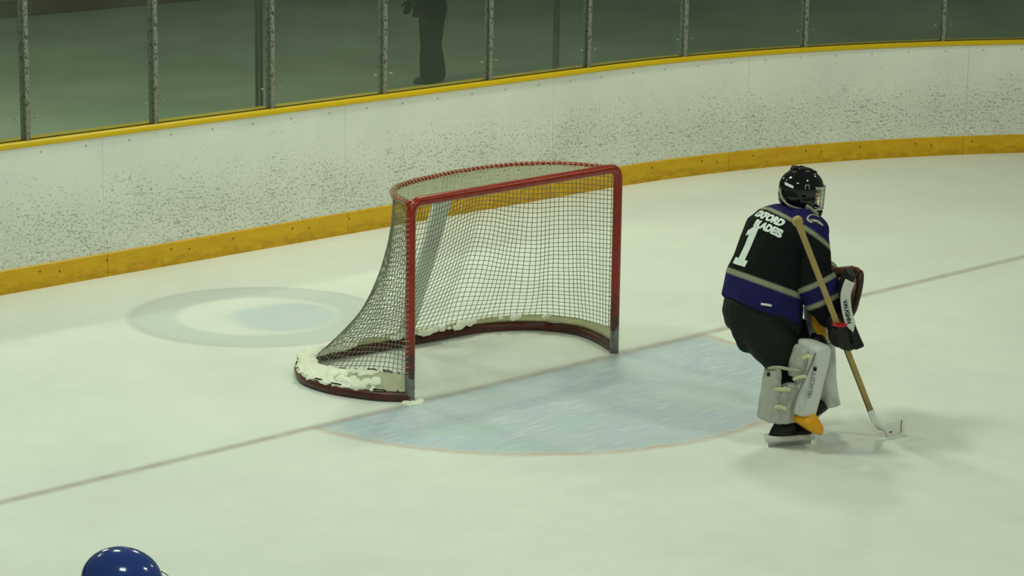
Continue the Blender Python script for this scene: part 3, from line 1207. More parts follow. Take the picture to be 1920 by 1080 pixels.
bm = drape(poly_mesh(one, 4), on_jersey(1401, 463), RL, SP, FD, jt, .004)
obj('number', bm, MT['white_print'], jersey, smooth=False)
dT = (FD * .86 - Z * .5).normalized()
uT = RL.cross(dT).normalized()
uT = uT if uT.z > 0 else -uT
for s_, x_, y_ in (('OXFORD', 1440, 408), ('BLADES', 1437, 427)):
    bm = drape(text_mesh(s_, .062, .0042, 2), on_jersey(x_, y_), RL, uT, dT, jt, .004)
    obj('lettering', bm, MT['white_print'], jersey, smooth=False)
bm = bmesh.new()
for rad, a0, a1, w_ in ((.040, 40, 250, .010), (.026, 200, 330, .008)):
    pts = []
    for k in range(25):
        th = math.radians(a0 + (a1 - a0) * k / 24)
        pts.append((rad * 1.15 * math.cos(th), rad * .9 * math.sin(th)))
    for (x0, y0), (x1, y1) in zip(pts, pts[1:]):
        q0, q1 = (x0 * (1 - w_ / rad), y0 * (1 - w_ / rad)), (x1 * (1 - w_ / rad), y1 * (1 - w_ / rad))
        bm.faces.new([bm.verts.new((a, b, 0)) for a, b in ((x0, y0), (x1, y1), q1, q0)])
sw = [(-.01, -.004), (.025, -.012), (.052, -.034), (.05, -.046), (.02, -.032), (-.01, -.016)]
bm.faces.new([bm.verts.new((a, b, 0)) for a, b in sw])
dd_ = (EB * .85 - Z * .5).normalized()
bm = drape(bm, on_jersey(1527, 410), EA, EA.cross(dd_).normalized() * (1 if EA.cross(dd_).z > 0 else -1), dd_, jt, .004)
em = obj('emblem', bm, MT['grey_strap'], jersey, smooth=False)
bm = bmesh.new()
tube(bm, [G(1427, 570, -.075), G(1434, 571, -.085), G(1441, 572, -.09), G(1447, 573, -.095)], .007, 8, flat=(1, .5))
obj('hem_tag', bm, MT['white_print'], jersey)

# padded pants
bm = bmesh.new()
loft(bm, [(G(1428, 560, .20), RL, FD, .235, .215), (G(1429, 585, .20), RL, FD, .25, .235), (G(1432, 612, .19), RL, FD, .245, .225), (G(1436, 632, .18), RL, FD, .20, .17)], 30, .03)
capsule(bm, [G(1434, 606, .10), G(1446, 640, .04), G(1458, 664, .01), G(1467, 676, .0)], [.175, .145, .112, .085], 26)
capsule(bm, [G(1440, 606, .30), G(1474, 625, .33), G(1498, 640, .34)], [.17, .14, .10], 26)
capsule(bm, [G(1400, 615, .14), G(1402, 640, .11), G(1408, 651, .09)], [.10, .065, .035], 20)
me = remesh(bm, .009, 5)
fold(me, .010, 7, 9)
pants = obj('pants', me, MT['pants'], goalie)

# helmet with cage, straps and chin cup
HF = J['face'].normalized()
HR = HF.cross(Z).normalized()
HU = HR.cross(HF).normalized()
HC = G(1502, 354, .32)
AX = (HF, HR, HU)


def H(f, r, u):
    return HC + HF * f + HR * r + HU * u


bm = bmesh.new()
ball(bm, H(.0, 0, .01), .138, .108, .118, AX, 32, 20)
ball(bm, H(-.045, 0, -.035), .092, .100, .085, AX, 24, 16)
ball(bm, H(-.098, 0, -.072), .034, .065, .026, AX, 20, 12)
for q in (-1, 1):
    ball(bm, H(.01, .072 * q, -.055), .072, .030, .055, AX, 20, 12)
    loft(bm, [(H(-.06, .035 * q, .114), HR, HU, .010, .008), (H(.0, .038 * q, .128), HR, HU, .012, .008), (H(.07, .036 * q, .112), HR, HU, .010, .008)], 12, .01)
me = remesh(bm, .0055, 4)
bm = bmesh.new()
bm.from_mesh(me)
cut = [v for v in bm.verts if ((v.co - HC).dot(HF) > .066 and (v.co - HC).dot(HU) < .018)]
bmesh.ops.delete(bm, geom=cut, context='VERTS')
hel = obj('helmet', bm, MT['helmet_black'], goalie)
bm = bmesh.new()
loft(bm, [(H(-.052, 0, .121), HF, HR, .020, .03, 4), (H(-.05, 0, .137), HF, HR, .017, .026, 4)], 16)
obj('helmet_vent', bm, MT['black_leather'], hel)


def cage_pt(a, u):
    """a: sideways angle, u: height."""
    rr = .128 - .25 * (u + .03) ** 2
    return H(.018 + rr * math.cos(a), .104 * math.sin(a), u)


bm = bmesh.new()
for u in (.015, -.012, -.040, -.068, -.096):
    tube(bm, [cage_pt(math.radians(-72 + 144 * k / 20), u + .004 * math.sin(k)) for k in range(21)], .0028, 6)
for a in range(-66, 67, 17):
    tube(bm, [cage_pt(math.radians(a), .02 - .13 * k / 10) for k in range(11)], .0028, 6)
tube(bm, [cage_pt(math.radians(-72 + 144 * k / 20), .024) for k in range(21)], .005, 8)
tube(bm, [cage_pt(math.radians(-72 + 144 * k / 20), -.108) for k in range(21)], .005, 8)
obj('cage', bm, MT['wire'], hel)
bm = bmesh.new()
ball(bm, H(.095, 0, -.128), .042, .055, .040, AX, 20, 12)
loft(bm, [(H(.105, 0, -.12), HF, HR, .035, .06, 3), (H(.10, 0, -.16), HF, HR, .034, .055, 3), (H(.098, 0, -.198), HF, HR, .028, .05, 3)], 20, .008)
ch_ = obj('chin_guard', bm, MT['helmet_black'], hel)
bm = bmesh.new()
tube(bm, spline([H(-.144, .03, .0), H(-.138, .062, -.045), H(-.112, .094, -.078), H(-.07, .116, -.094), H(-.03, .120, -.100), H(.01, .116, -.100)], 6), .009, 8, flat=(1, .45))
tube(bm, spline([H(.0, .118, -.080), H(.03, .116, -.096), H(.06, .104, -.116), H(.09, .086, -.136)], 6), .010, 8, flat=(1, .45))
obj('helmet_strap', bm, MT['grey_strap'], hel)
ht = bvh_of(hel.data)
ho = hel.matrix_world.translation


def hel_print(nm, bm, o, ax, ay, d, m):
    off = F0
    bm2 = drape(bm, o - off, ax, ay, d, ht, .002, .001)
    for v in bm2.verts:
        v.co += off
    return obj(nm, bm2, m, hel, smooth=False)


sd = (HR * -.9 + HF * .45).normalized()
tx = (HF * .9 + HR * .45).normalized()
hel_print('sticker', poly_mesh([(-.028, .012), (.028, -.004), (.028, -.02), (-.028, -.004)], 3), H(-.102, .07, .035) - sd * .05, tx, HU, sd, MT['white_print'])
bm = bmesh.new()
sq = [(-.014, -.014), (.014, -.014), (.014, .014), (-.014, .014)]
for k in range(4):
    a, b = sq[k], sq[(k + 1) % 4]
    if k == 0:
        continue
    bm.faces.new([bm.verts.new((x_, y_, 0)) for x_, y_ in (a, b, (b[0] * .7, b[1] * .7), (a[0] * .7, a[1] * .7))])
hel_print('sticker', bm, H(.0, .2, .03), HF, HU, -HR, MT['grey_strap'])

# leg pads
def pad_axis(pts):
    d = (pts[-1] - pts[0]).normalized()
    f_ = (FD - d * FD.dot(d)).normalized()
    return d, f_


def leg_pad(pts, lat, dep, nm, mat, n=3.6, out=0.0):
    d, f_ = pad_axis(pts)
    m = len(pts)
    bm = bmesh.new()
    P = spline(pts, 4)
    loft(bm, [(p, RL, f_, lat[0] + (lat[1] - lat[0]) * i / (len(P) - 1), dep[0] + (dep[1] - dep[0]) * i / (len(P) - 1), n) for i, p in enumerate(P)], 32, .02)
    return obj(nm, bm, mat, goalie)


def strap(parent, pts, w=.012, mat='pad_cream'):
    bm = bmesh.new()
    tube(bm, spline(pts, 6), w, 8, flat=(1, .3))
    o = obj('strap', bm, MT[mat], parent)
    return o


padr = leg_pad([G(1526, 646, -.08), G(1521, 676, -.075), G(1514, 706, -.07), G(1506, 742, -.06), G(1499, 770, -.05)], (.135, .125), (.066, .062), 'leg_pad', MT['pad_white'])
padr['label'] = 'white leg pad with yellow toe'
bm = bmesh.new()
dR = (G(1540, 812, -.02) - G(1499, 770, -.05)).normalized()
fR = (FD - dR * FD.dot(dR)).normalized()
loft(bm, [(G(1497, 772, -.06), RL, fR, .128, .060, 4), (G(1510, 785, -.06), RL, fR, .120, .050, 4), (G(1526, 801, -.06), RL, fR, .09, .036, 4), (G(1533, 808, -.06), RL, fR, .055, .024, 4)], 28, .01)
tf = obj('toe_flap', bm, MT['pad_yellow'], padr)
tf['label'] = 'yellow toe flap'
bm = bmesh.new()      # calf wraps behind the shin
loft(bm, [(G(1482, 716, -.02), FD, RL, .060, .10, 2.6), (G(1476, 728, -.02), FD, RL, .085, .105, 2.6), (G(1469, 748, -.01), FD, RL, .098, .108, 2.6), (G(1464, 772, .0), FD, RL, .105, .112, 2.6),
          (G(1462, 784, .0), FD, RL, .108, .112, 2.6)], 28, .012)
me = remesh(bm, .007, 3)
fold(me, .010, 11, 5)
wr = obj('calf_wrap', me, MT['pad_grey'], padr)
bm = bmesh.new()      # loose flap at the back of the calf
loft(bm, [(G(1449, 690, -.03), FD, RL, .024, .075, 3), (G(1446, 715, -.03), FD, RL, .028, .09, 3), (G(1444, 745, -.02), FD, RL, .034, .10, 3), (G(1441, 775, -.01), FD, RL, .034, .10, 3), (G(1440, 786, -.01), FD, RL, .034, .10, 3)], 24, .008)
me = remesh(bm, .007, 3)
fold(me, .009, 12, 8)
obj('calf_flap', me, MT['pad_grey'], padr)
bm = bmesh.new()
tube(bm, spline([G(1529, 662, -.205), G(1518, 690, -.20), G(1500, 728, -.185), G(1482, 768, -.17)], 6), .006, 6)
obj('piping', bm, MT['grey_print'], padr)
bm = bmesh.new()      # knee cradle between thigh and pad
loft(bm, [(G(1505, 652, -.07), FD, RL, .045, .10, 2.6), (G(1497, 676, -.06), FD, RL, .060, .11, 2.6), (G(1494, 700, -.05), FD, RL, .060, .10, 2.6)], 24, .02)
me = remesh(bm, .007, 3)
fold(me, .010, 13, 2)
obj('knee_cradle', me, MT['pad_grey'], padr)
strap(padr, [G(1439, 690, -.05), G(1460, 689, -.13), G(1482, 693, -.16), G(1500, 696, -.17)], .010, 'grey_strap')
strap(padr, [G(1442, 728, -.04), G(1460, 730, -.14), G(1482, 731, -.165)], .012)
strap(padr, [G(1447, 764, -.08), G(1462, 763, -.145), G(1474, 768, -.165)], .012)
strap(padr, [G(1487, 712, -.165), G(1500, 707, -.19), G(1512, 706, -.20)], .010)
strap(padr, [G(1505, 672, -.175), G(1515, 668, -.195), G(1522, 672, -.205)], .014)
for px in ((1441, 702), (1472, 729), (1528, 692), (1460, 763)):
    bm = bmesh.new()
    box(bm, G(px[0], px[1], -.125 if px[0] == 1441 else (-.185 if px[0] < 1500 else -.215)), .02, .012, .024, (EA, EB, Z), bevel=.004)
    obj('buckle', bm, MT['black_leather' if px[0] in (1441, 1528) else 'pad_cream'], padr)
pt = bvh_of(padr.data)
axp = (G(1521, 676, 0) - G(1499, 770, 0)).normalized()
dp = (EB * .93 + EA * .30).normalized()
bm = drape(text_mesh('VELOCITY', .036, .0, 1), G(1501, 748, -.5) - F0, axp, axp.cross(-dp).normalized() * -1, dp, pt, .003)
for v in bm.verts:
    v.co += F0
obj('lettering', bm, MT['grey_print'], padr, smooth=False)

padl = leg_pad([G(1537, 640, .30), G(1539, 670, .30), G(1540, 705, .30), G(1544, 735, .30), G(1548, 752, .30)], (.12, .12), (.058, .056), 'leg_pad', MT['pad_white'])
padl['label'] = 'white leg pad of the far leg with yellow stripe above the knee'
bm = bmesh.new()
loft(bm, [(G(1530, 580, .26), RL, FD, .10, .050, 3.4), (G(1534, 605, .27), RL, FD, .11, .052, 3.4), (G(1537, 634, .28), RL, FD, .11, .050, 3.4)], 28, .015)
tr_ = obj('thigh_rise', bm, MT['pad_white'], padl)
bm = bmesh.new()
dY = (G(1543, 640, .1) - G(1527, 588, .1)).normalized()
loft(bm, [(G(1529, 590, .155), EA, EB, .030, .012, 3), (G(1534, 606, .155), EA, EB, .040, .012, 3), (G(1541, 630, .16), EA, EB, .030, .012, 3), (G(1543, 644, .165), EA, EB, .024, .012, 3)], 20, .006)
ys = obj('yellow_stripe', bm, MT['pad_yellow'], tr_)
bm = bmesh.new()
loft(bm, [(G(1533, 628, .17), EA, EB, .038, .04, 3), (G(1535, 640, .16), EA, EB, .052, .05, 3), (G(1538, 650, .16), EA, EB, .046, .04, 3)], 20, .01)
kr = obj('knee_roll', bm, MT['black_leather'], padl)

# skates
def skate(an, heel, toe, cowl='pad_white', nm='skate'):
    """Boot, white cowling and runner; heel and toe are on the ice."""
    d = toe - heel
    ln = d.length
    d.normalize()
    s_ = d.cross(Z).normalized()
    Z_ = s_.cross(d).normalized()
    bm = bmesh.new()
    loft(bm, [(an + Z * .03, d, s_, .060, .046), (an - Z * .01, d, s_, .064, .047), (heel + d * .09 + Z_ * .095, d, s_, .085, .045), (heel + d * .13 + Z_ * .065, d, s_, .135, .044)], 24, .01)
    ball(bm, heel + d * .215 + Z_ * .075, .065, .043, .036, (d, s_, Z_))
    o = obj(nm, remesh(bm, .006, 3), MT['black_leather'], goalie)
    bm = bmesh.new()
    loft(bm, [(heel + d * .135 + Z_ * .028, d, s_, .150, .022, 3), (heel + d * .135 + Z_ * .045, d, s_, .160, .046, 3), (heel + d * .135 + Z_ * .072, d, s_, .163, .050, 3)], 28)
    obj('cowling', bm, MT[cowl], o)
    bm = bmesh.new()
    box(bm, heel + d * .135 + Z_ * .015, .275, .005, .03, (d, s_, Z_))
    obj('blade', bm, MT['steel'], o, smooth=False)
    return o


hR = ground(1441, 838)
skate(J['ankle_r'] + V((0, 0, 0)), hR, hR + (EA * .955 + EB * .29) * .27)
hL = G(1549, 768, .40)
skate(G(1548, 748, .38), hL, hL + (G(1531, 786, .17) - hL).normalized() * .27, 'black_leather')
bm = bmesh.new()     # black sock seen between the wraps
capsule(bm, [G(1488, 676, .0), G(1472, 712, .0), G(1470, 790, .0)], [.075, .070, .055], 20)
obj('sock', bm, MT['dark_cloth'], goalie)
bm = bmesh.new()
capsule(bm, [G(1526, 655, .36), G(1532, 700, .37), G(1536, 752, .36)], [.075, .070, .055], 20)
obj('sock', bm, MT['dark_cloth'], goalie)

# blocker with its glove, on the stick hand
BB = -.12
path = spline([G(1599, 517, BB), G(1590, 535, BB), G(1585, 556, BB), G(1588, 584, BB), G(1596, 612, BB), G(1605, 636, BB), G(1612, 653, BB)], 5)
bm = bmesh.new()
secs = []
for i, p in enumerate(path):
    d = (path[min(len(path) - 1, i + 1)] - path[max(0, i - 1)]).normalized()
    a = (EB - d * EB.dot(d)).normalized()
    secs.append((p + EB * .10, a, a.cross(d).normalized(), .105, .026 + .006 * max(0, (i - 14) / 16), 5))
loft(bm, secs, 28, .006)
blk = obj('blocker', bm, MT['black_leather'], goalie)
blk['label'] = 'black blocker board with white lettered side'
bm = bmesh.new()
n_ = len(path)
secs = []
for i, p in enumerate(path[3:23]):
    d = (path[min(n_ - 1, i + 4)] - path[max(0, i + 2)]).normalized()
    a = (EB - d * EB.dot(d)).normalized()
    w_ = .030 if i < 17 else .030 - .010 * (i - 16)
    secs.append((p - EB * .008, a, a.cross(d).normalized(), .010, w_, 5))
loft(bm, secs, 20)
sw_ = obj('side_wall', bm, MT['pad_white'], blk)
st2 = bvh_of(sw_.data)
axb = (G(1595, 610, BB) - G(1586, 565, BB)).normalized()
bm = drape(text_mesh('VAUGHN', .034, .001, 1), G(1599, 606, BB - .3) - F0, axb, -axb.cross(EB).normalized() if axb.cross(EB).dot(EA) < 0 else axb.cross(EB).normalized(), EB, st2, .002, .001)
for v in bm.verts:
    v.co += F0
obj('lettering', bm, MT['black_print'], sw_, smooth=False)
bm = bmesh.new()
ga = J['hand_r'].normalized()
capsule(bm, [J['elbow_r'] + ew * .75, J['wrist_r'], GRIP - ga * .03 + EA * .012], [.070, .072, .068], 20)
ball(bm, GRIP + EA * .01 + EB * .03 - Z * .01, .085, .055, .085, (EA, EB, Z))
ball(bm, GRIP + EA * .05 + EB * .04 - Z * .06, .065, .05, .055, (EA, EB, Z))
for k in range(4):
    c0 = GRIP + SAX * (.045 - .03 * k) + SAX * .012
    pts = []
    for q in range(8):
        th = math.radians(-30 + 215 * q / 7)
        pts.append(c0 + (EA * math.cos(th) - EB * math.sin(th)) * (.040 + .003 * (k == 1)))
    capsule(bm, pts, [.020, .019, .019, .018, .018, .017, .016, .014], 10)
capsule(bm, [GRIP - SAX * .045 + EA * .035 + EB * .01, GRIP - SAX * .06 - EB * .02 + EA * .03, GRIP - SAX * .058 - EB * .045], [.021, .019, .015], 10)
me = remesh(bm, .006, 3)
fold(me, .006, 16, 4)
gv = obj('glove', me, MT['black_leather'], goalie)
bm = bmesh.new()
ball(bm, GRIP - SAX * .072 + EA * .012 - EB * .012, .045, .045, .013, (EA, EB, Z))
obj('glove_trim', bm, MT['red_tape'], gv)

# catching glove on the far hand
CG = G(1598, 552, .42)
bm = bmesh.new()
ball(bm, CG, .045, .12, .13, (EA, EB, Z), 24, 16)
ball(bm, G(1578, 540, .45), .06, .075, .07, (EA, EB, Z))
me = remesh(bm, .008, 3)
cgl = obj('catching_glove', me, MT['pink_leather'], goalie)
cgl['label'] = 'dusty pink and brown catching glove'
bm = bmesh.new()
pts = []
for k in range(29):
    th = 2 * PI * k / 28
    pts.append(CG + EB * .125 * math.cos(th) + Z * .135 * math.sin(th) + EA * (.012 + .03 * math.sin(th)))
tube(bm, pts[:-1], .020, 10, closed=True)
obj('rim', bm, MT['dark_brown_leather'], cgl)
bm = bmesh.new()
capsule(bm, [G(1562, 508, .44), G(1580, 507, .44), G(1596, 506, .42), G(1606, 508, .40)], [.020, .024, .026, .024], 14)
obj('cuff_strap', bm, MT['brown_leather'], cgl)
bm = bmesh.new()
capsule(bm, [G(1604, 508, .40), G(1608, 520, .39), G(1606, 540, .38)], [.024, .022, .016], 14)
obj('thumb_guard', bm, MT['dark_brown_leather'], cgl)

# the stick
sroot = thing('goalie_stick', STH, 'pale wooden goalie stick with white blade held by the goalie, blade resting on the ice', 'hockey stick')
s1 = (EB - SAX * EB.dot(SAX)).normalized()
s2 = SAX.cross(s1).normalized()
bm = bmesh.new()
Lsh = (STH - STB).length
loft(bm, [(STB + SAX * Lsh * t, s2, s1, .0175, .012, 5) for t in (0, .2, .4, .6, .8, .885)], 16)
obj('shaft', bm, MT['wood'], sroot)
bm = bmesh.new()
loft(bm, [(STB + SAX * Lsh * t - s2 * .0165 * (1 if s2.dot(EA) > 0 else -1), s2, s1, .0035, .0128, 4) for t in (.56, .7, .885)], 10)
obj('shaft_edge', bm, MT['wood_dark'], sroot)
bm = bmesh.new()
loft(bm, [(STB + SAX * t, s2, s1, w_, w_ * .8, 3) for t, w_ in ((-.02, .024), (.0, .032), (.015, .030), (.03, .021), (.05, .020), (.11, .0185))], 16, .006)
kn = obj('butt_knob', bm, MT['wood'], sroot)
bm = bmesh.new()
bx = (ground(1690, 813) - ground(1650, 822))
bl = bx.length
bx.normalize()
by = bx.cross(Z).normalized()
hl = ground(1650, 822)
secs = []
pts = [STB + SAX * Lsh * .885, STB + SAX * Lsh * .94]
for p in pts:
    secs.append((p, s2, s1, .021, .0125, 4))
dm = (bx * .5 + SAX * .5).normalized()
secs.append((hl + bx * .012 + Z * .050, (s2 * .8 - Z * .6 * (1 if s2.dot(EA) > 0 else -1)).normalized(), s1, .036, .011, 4))
for t in (.05, .10, .15, bl - .01, bl + .015):
    secs.append((hl + bx * t + Z * (.045 + .012 * t), -Z if s2.dot(EA) > 0 else Z, by * (1 if by.dot(s1) > 0 else -1), .043 - .006 * t, .007, 5))
loft(bm, secs, 20, .004)
blade = obj('blade', bm, MT['tape_white'], sroot)
bm = bmesh.new()
tq = hl + bx * (bl - .012)
box(bm, tq + Z * .05 - by * .0, .008, .0165, .075, (bx, by, Z), bevel=.002)
obj('blade_mark', bm, MT['red_tape'], blade)
bm = bmesh.new()
box(bm, hl + bx * (bl * .45) + Z * .028, .022, .0165, .012, (bx, by, Z), bevel=.002)
obj('blade_mark', bm, MT['red_tape'], blade)

# ---------------- player in the blue helmet, near the camera
d_ = ray(229, 1090) / FPX
PC = CAM + d_ * 8.55
FP = (EA * .93 + EB * .2 - Z * .3).normalized()
base = V((PC.x, PC.y, 0)) - EA * .10
e1, e2 = EA, EB
K = dict(pelvis=base + Z * .86 - e1 * .03, chest=base + Z * 1.20, neck=base + Z * 1.42 + e1 * .05, head=PC - Z * .035, face=FP,
         shoulder_r=base + Z * 1.36 - e2 * .20 + e1 * .02, elbow_r=base + Z * 1.10 - e2 * .27 + e1 * .06, wrist_r=base + Z * .98 - e2 * .18 + e1 * .28,
         shoulder_l=base + Z * 1.36 + e2 * .20 + e1 * .02, elbow_l=base + Z * 1.10 + e2 * .27 + e1 * .06, wrist_l=base + Z * .98 + e2 * .18 + e1 * .28,
         hip_r=base + Z * .82 - e2 * .1, knee_r=base + Z * .47 - e2 * .13 + e1 * .08, ankle_r=base + Z * .12 - e2 * .13,
         hip_l=base + Z * .82 + e2 * .1, knee_l=base + Z * .47 + e2 * .13 + e1 * .08, ankle_l=base + Z * .12 + e2 * .13,
         hand_r=e1 - Z * .3, hand_l=e1 - Z * .3, back_r=Z, back_l=Z, thumb_r=e2, thumb_l=-e2, curl=.6)
for s_ in 'rl':
    K['toe_' + s_] = K['ankle_' + s_] + e1 * .16 - Z * .05
pl = bodyobj(K, base, .009)
tag(pl, 'hockey player in a glossy blue helmet at the lower left edge', 'person')
eyes(K, pl)
bm = bmesh.new()
loft(bm, [(base + Z * .72 - e1 * .03, e2, e1, .27, .19), (base + Z * .95 - e1 * .02, e2, e1, .25, .18), (base + Z * 1.2, e2, e1, .25, .17), (base + Z * 1.34 + e1 * .01, e2, e1, .23, .14),
          (base + Z * 1.43 + e1 * .03, e2, e1, .10, .085)], 30, .015)
for s_ in 'rl':
    capsule(bm, [K['shoulder_' + s_], K['elbow_' + s_], K['elbow_' + s_].lerp(K['wrist_' + s_], .92)], [.10, .085, .07], 20)
me = remesh(bm, .01, 4)
fold(me, .010, 6, 1)
obj('jersey', me, MT['blue_cloth'], pl)
bm = bmesh.new()
loft(bm, [(base + Z * .95, e2, e1, .2, .16), (base + Z * .8, e2, e1, .22, .18), (base + Z * .7, e2, e1, .2, .16)], 26, .02)
for s_ in 'rl':
    capsule(bm, [K['hip_' + s_] - Z * .03, K['knee_' + s_] + Z * .08], [.13, .115], 20)
    capsule(bm, [K['knee_' + s_], K['ankle_' + s_] + Z * .05], [.085, .065], 20)
obj('pants', remesh(bm, .01, 4), MT['pants'], pl)
for s_ in 'rl':
    bm = bmesh.new()
    capsule(bm, [K['wrist_' + s_] - K['hand_' + s_].normalized() * .08, K['wrist_' + s_]], [.065, .06], 16)
    hand(bm, K['wrist_' + s_], K['hand_' + s_], K['back_' + s_], K['thumb_' + s_], .6, 1.45)
    obj('glove', remesh(bm, .007, 2), MT['black_leather'], pl)
    bm = bmesh.new()
    a_ = K['ankle_' + s_]
    loft(bm, [(a_ + Z * .06, e1, e2, .065, .05), (a_, e1, e2, .07, .05), (a_ + e1 * .05 - Z * .05, e1, e2, .135, .048)], 24, .01)
    sk_ = obj('skate', remesh(bm, .007, 3), MT['black_leather'], pl)
    bm = bmesh.new()
    box(bm, a_ + e1 * .05 - Z * .095, .27, .006, .05, (e1, e2, Z))
    obj('blade', bm, MT['steel'], sk_, smooth=False)
F2 = (EA * .95 + EB * .12 - Z * .22).normalized()
R2 = F2.cross(Z).normalized()
U2 = R2.cross(F2).normalized()
bm = bmesh.new()
A2 = (F2, R2, U2)
ball(bm, PC, .134, .112, .112, A2, 32, 20)
ball(bm, PC - F2 * .04 - U2 * .05, .10, .104, .08, A2, 24, 16)
for q in (-1, 1):
    ball(bm, PC + R2 * .075 * q - U2 * .06 + F2 * .01, .07, .032, .05, A2, 20, 12)
bm2m = remesh(bm, .0055, 4)
bm = bmesh.new()
bm.from_mesh(bm2m)
cut = [v for v in bm.verts if ((v.co - PC).dot(F2) > .07 and (v.co - PC).dot(U2) < .01)]
bmesh.ops.delete(bm, geom=cut, context='VERTS')
h2 = obj('helmet', bm, MT['helmet_blue'], pl)
h2['label'] = 'glossy blue helmet'
bm = bmesh.new()
for u in (.035, .0, -.03, -.06, -.09, -.12):
    tube(bm, [PC + F2 * (.025 + .125 * math.cos(a)) + R2 * .112 * math.sin(a) + U2 * u for a in [math.radians(-75 + 150 * k / 20) for k in range(21)]], .003, 6)
for q in range(-60, 61, 20):
    a = math.radians(q)
    tube(bm, [PC + F2 * (.025 + .125 * math.cos(a)) + R2 * .112 * math.sin(a) + U2 * (.035 - .155 * k / 8) for k in range(9)], .003, 6)
obj('cage', bm, MT['wire'], h2)
# ---------------- spectator standing beyond the glass
SB = ground(808, 163, -.07) + V((.25, .25, 0))
SB.z = -.07
f1 = (-EA * .97 - EB * .2).normalized()
l1 = f1.cross(Z).normalized()       # the spectator's right
S = dict(pelvis=SB + Z * .95, chest=SB + Z * 1.28, neck=SB + Z * 1.48, head=SB + Z * 1.64 + f1 * .03, face=f1,
         shoulder_r=SB + Z * 1.42 + l1 * .19, elbow_r=SB + Z * 1.13 + l1 * .25, wrist_r=SB + Z * .89 + l1 * .22 + f1 * .14,
         shoulder_l=SB + Z * 1.42 - l1 * .19, elbow_l=SB + Z * 1.14 - l1 * .24 + f1 * .08, wrist_l=SB + Z * .97 - l1 * .20 + f1 * .30,
         hip_r=SB + Z * .90 + l1 * .09, knee_r=SB + Z * .50 + l1 * .10 + f1 * .01, ankle_r=SB + Z * .09 + l1 * .11 - f1 * .06,
         hip_l=SB + Z * .90 - l1 * .09, knee_l=SB + Z * .50 - l1 * .10 + f1 * .03, ankle_l=SB + Z * .09 - l1 * .11 + f1 * .04,
         hand_r=-Z + f1 * .15, hand_l=-Z + f1 * .2, back_r=l1, back_l=-l1, thumb_r=f1, thumb_l=f1, curl=.3)
for s_ in 'rl':
    S['toe_' + s_] = S['ankle_' + s_] + f1 * .16 - Z * .055
spx = bodyobj(S, SB, .008)
tag(spx, 'dark clothed person standing behind the rink glass, legs and one hand in view', 'person')
eyes(S, spx)
bm = bmesh.new()
loft(bm, [(SB + Z * .80, l1, f1, .20, .15), (SB + Z * 1.0, l1, f1, .195, .145), (SB + Z * 1.25, l1, f1, .215, .15), (SB + Z * 1.42, l1, f1, .20, .12), (SB + Z * 1.50, l1, f1, .085, .08)], 28, .015)
for s_ in 'rl':
    capsule(bm, [S['shoulder_' + s_], S['elbow_' + s_], S['elbow_' + s_].lerp(S['wrist_' + s_], .9)], [.085, .068, .052], 18)
me = remesh(bm, .01, 4)
fold(me, .008, 7, 1)
obj('jacket', me, MT['dark_cloth'], spx)
bm = bmesh.new()
loft(bm, [(SB + Z * 1.02, l1, f1, .165, .125), (SB + Z * .92, l1, f1, .18, .15), (SB + Z * .82, l1, f1, .17, .14)], 26, .02)
for s_ in 'rl':
    a_ = S['ankle_' + s_]
    capsule(bm, [S['hip_' + s_], S['hip_' + s_].lerp(S['knee_' + s_], .5), S['knee_' + s_], S['knee_' + s_].lerp(a_, .5), V((a_.x, a_.y, SB.z + .09))], [.15, .14, .12, .125, .12], 22)
me = remesh(bm, .009, 4)
fold(me, .007, 8, 6)
obj('trousers', me, MT['jeans'], spx)
for s_ in 'rl':
    bm = bmesh.new()
    a_ = V((S['ankle_' + s_].x, S['ankle_' + s_].y, SB.z))
    loft(bm, [(a_ + Z * .012 + f1 * .05, f1, l1, .145, .052, 2.6), (a_ + Z * .04 + f1 * .05, f1, l1, .142, .052, 2.6), (a_ + Z * .075 + f1 * .02, f1, l1, .09, .045, 2.4), (a_ + Z * .11, f1, l1, .055, .042, 2.2)], 24, .01)
    obj('shoe', bm, MT['black_leather'], spx)
    bm = bmesh.new()
    hand(bm, S['wrist_' + s_], S['hand_' + s_], S['back_' + s_], S['thumb_' + s_], .3, 1.02)
    obj('glove', remesh(bm, .005, 2), MT['dark_cloth'], spx)
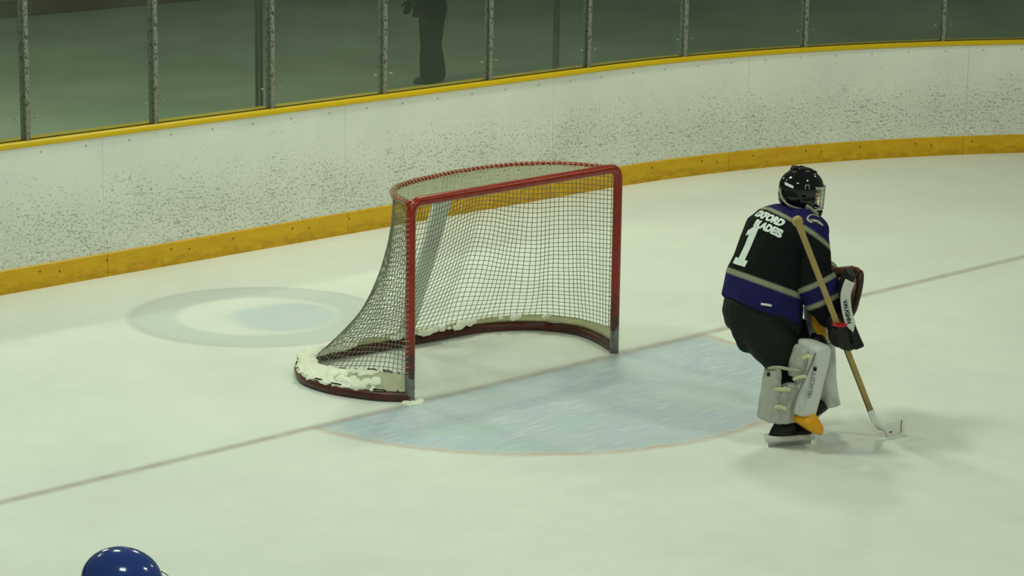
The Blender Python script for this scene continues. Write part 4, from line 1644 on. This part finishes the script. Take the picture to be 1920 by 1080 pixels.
bm = bmesh.new()
ball(bm, S['head'] + Z * .035 - f1 * .015, .082, .1, .092, (l1, f1, Z))
ball(bm, S['head'] - f1 * .05 - Z * .01, .075, .06, .09, (l1, f1, Z))
me = remesh(bm, .007, 2)
bm = bmesh.new()
bm.from_mesh(me)
bmesh.ops.delete(bm, geom=[v for v in bm.verts if (v.co - S['head']).dot(f1) > .06 and (v.co - S['head']).z < .07], context='VERTS')
obj('hair', bm, MT['hair'], spx)


# ------------------------------------------------------------------ light
W = bpy.data.worlds.new('rink')
bpy.context.scene.world = W
W.use_nodes = True
bg = W.node_tree.nodes['Background']
bg.inputs[0].default_value = (.76, .90, .66, 1)
bg.inputs[1].default_value = .18


def lamp(loc, energy, size, col=(.87, 1.0, .75), target=None):
    l = bpy.data.lights.new('ceiling_lamp', 'AREA')
    l.energy = energy
    l.shape = 'RECTANGLE'
    l.size = size
    l.size_y = size * .6
    l.color = col
    o = bpy.data.objects.new('ceiling_lamp', l)
    C.objects.link(o)
    o.location = loc
    if target:
        o.rotation_euler = (V(target) - V(loc)).to_track_quat('-Z', 'Y').to_euler()
    return o


COOL, MIDT, WARM = (.74, 1.0, .84), (.87, 1.0, .76), (.93, 1.0, .74)
for loc, e, tg, cl in (((-2.4, .3, 7.4), 205, (1, -1.5, 0), MIDT), ((-8, -9, 8), 225, (0, 0, 0), COOL), ((1, -10, 8), 205, (2, 0, 0), MIDT), ((9, -5, 7.5), 70, (6, 0, 0), WARM),
                       ((4.5, 2.6, 7.5), 225, None, WARM), ((-5, 4, 7.5), 70, None, COOL), ((1, 10, 6.5), 450, None, MIDT), ((10, 13, 6.5), 40, None, MIDT)):
    lamp(loc, e, 1.3, cl, tg)

sc = bpy.context.scene
sc.view_settings.view_transform = 'Standard'
sc.view_settings.look = 'None'
sc.view_settings.gamma = 1
sc.view_settings.use_curve_mapping = False
sc.view_settings.exposure = -0.04
sc.cycles.max_bounces = 6
sc.cycles.transparent_max_bounces = 16
sc.cycles.use_denoising = True
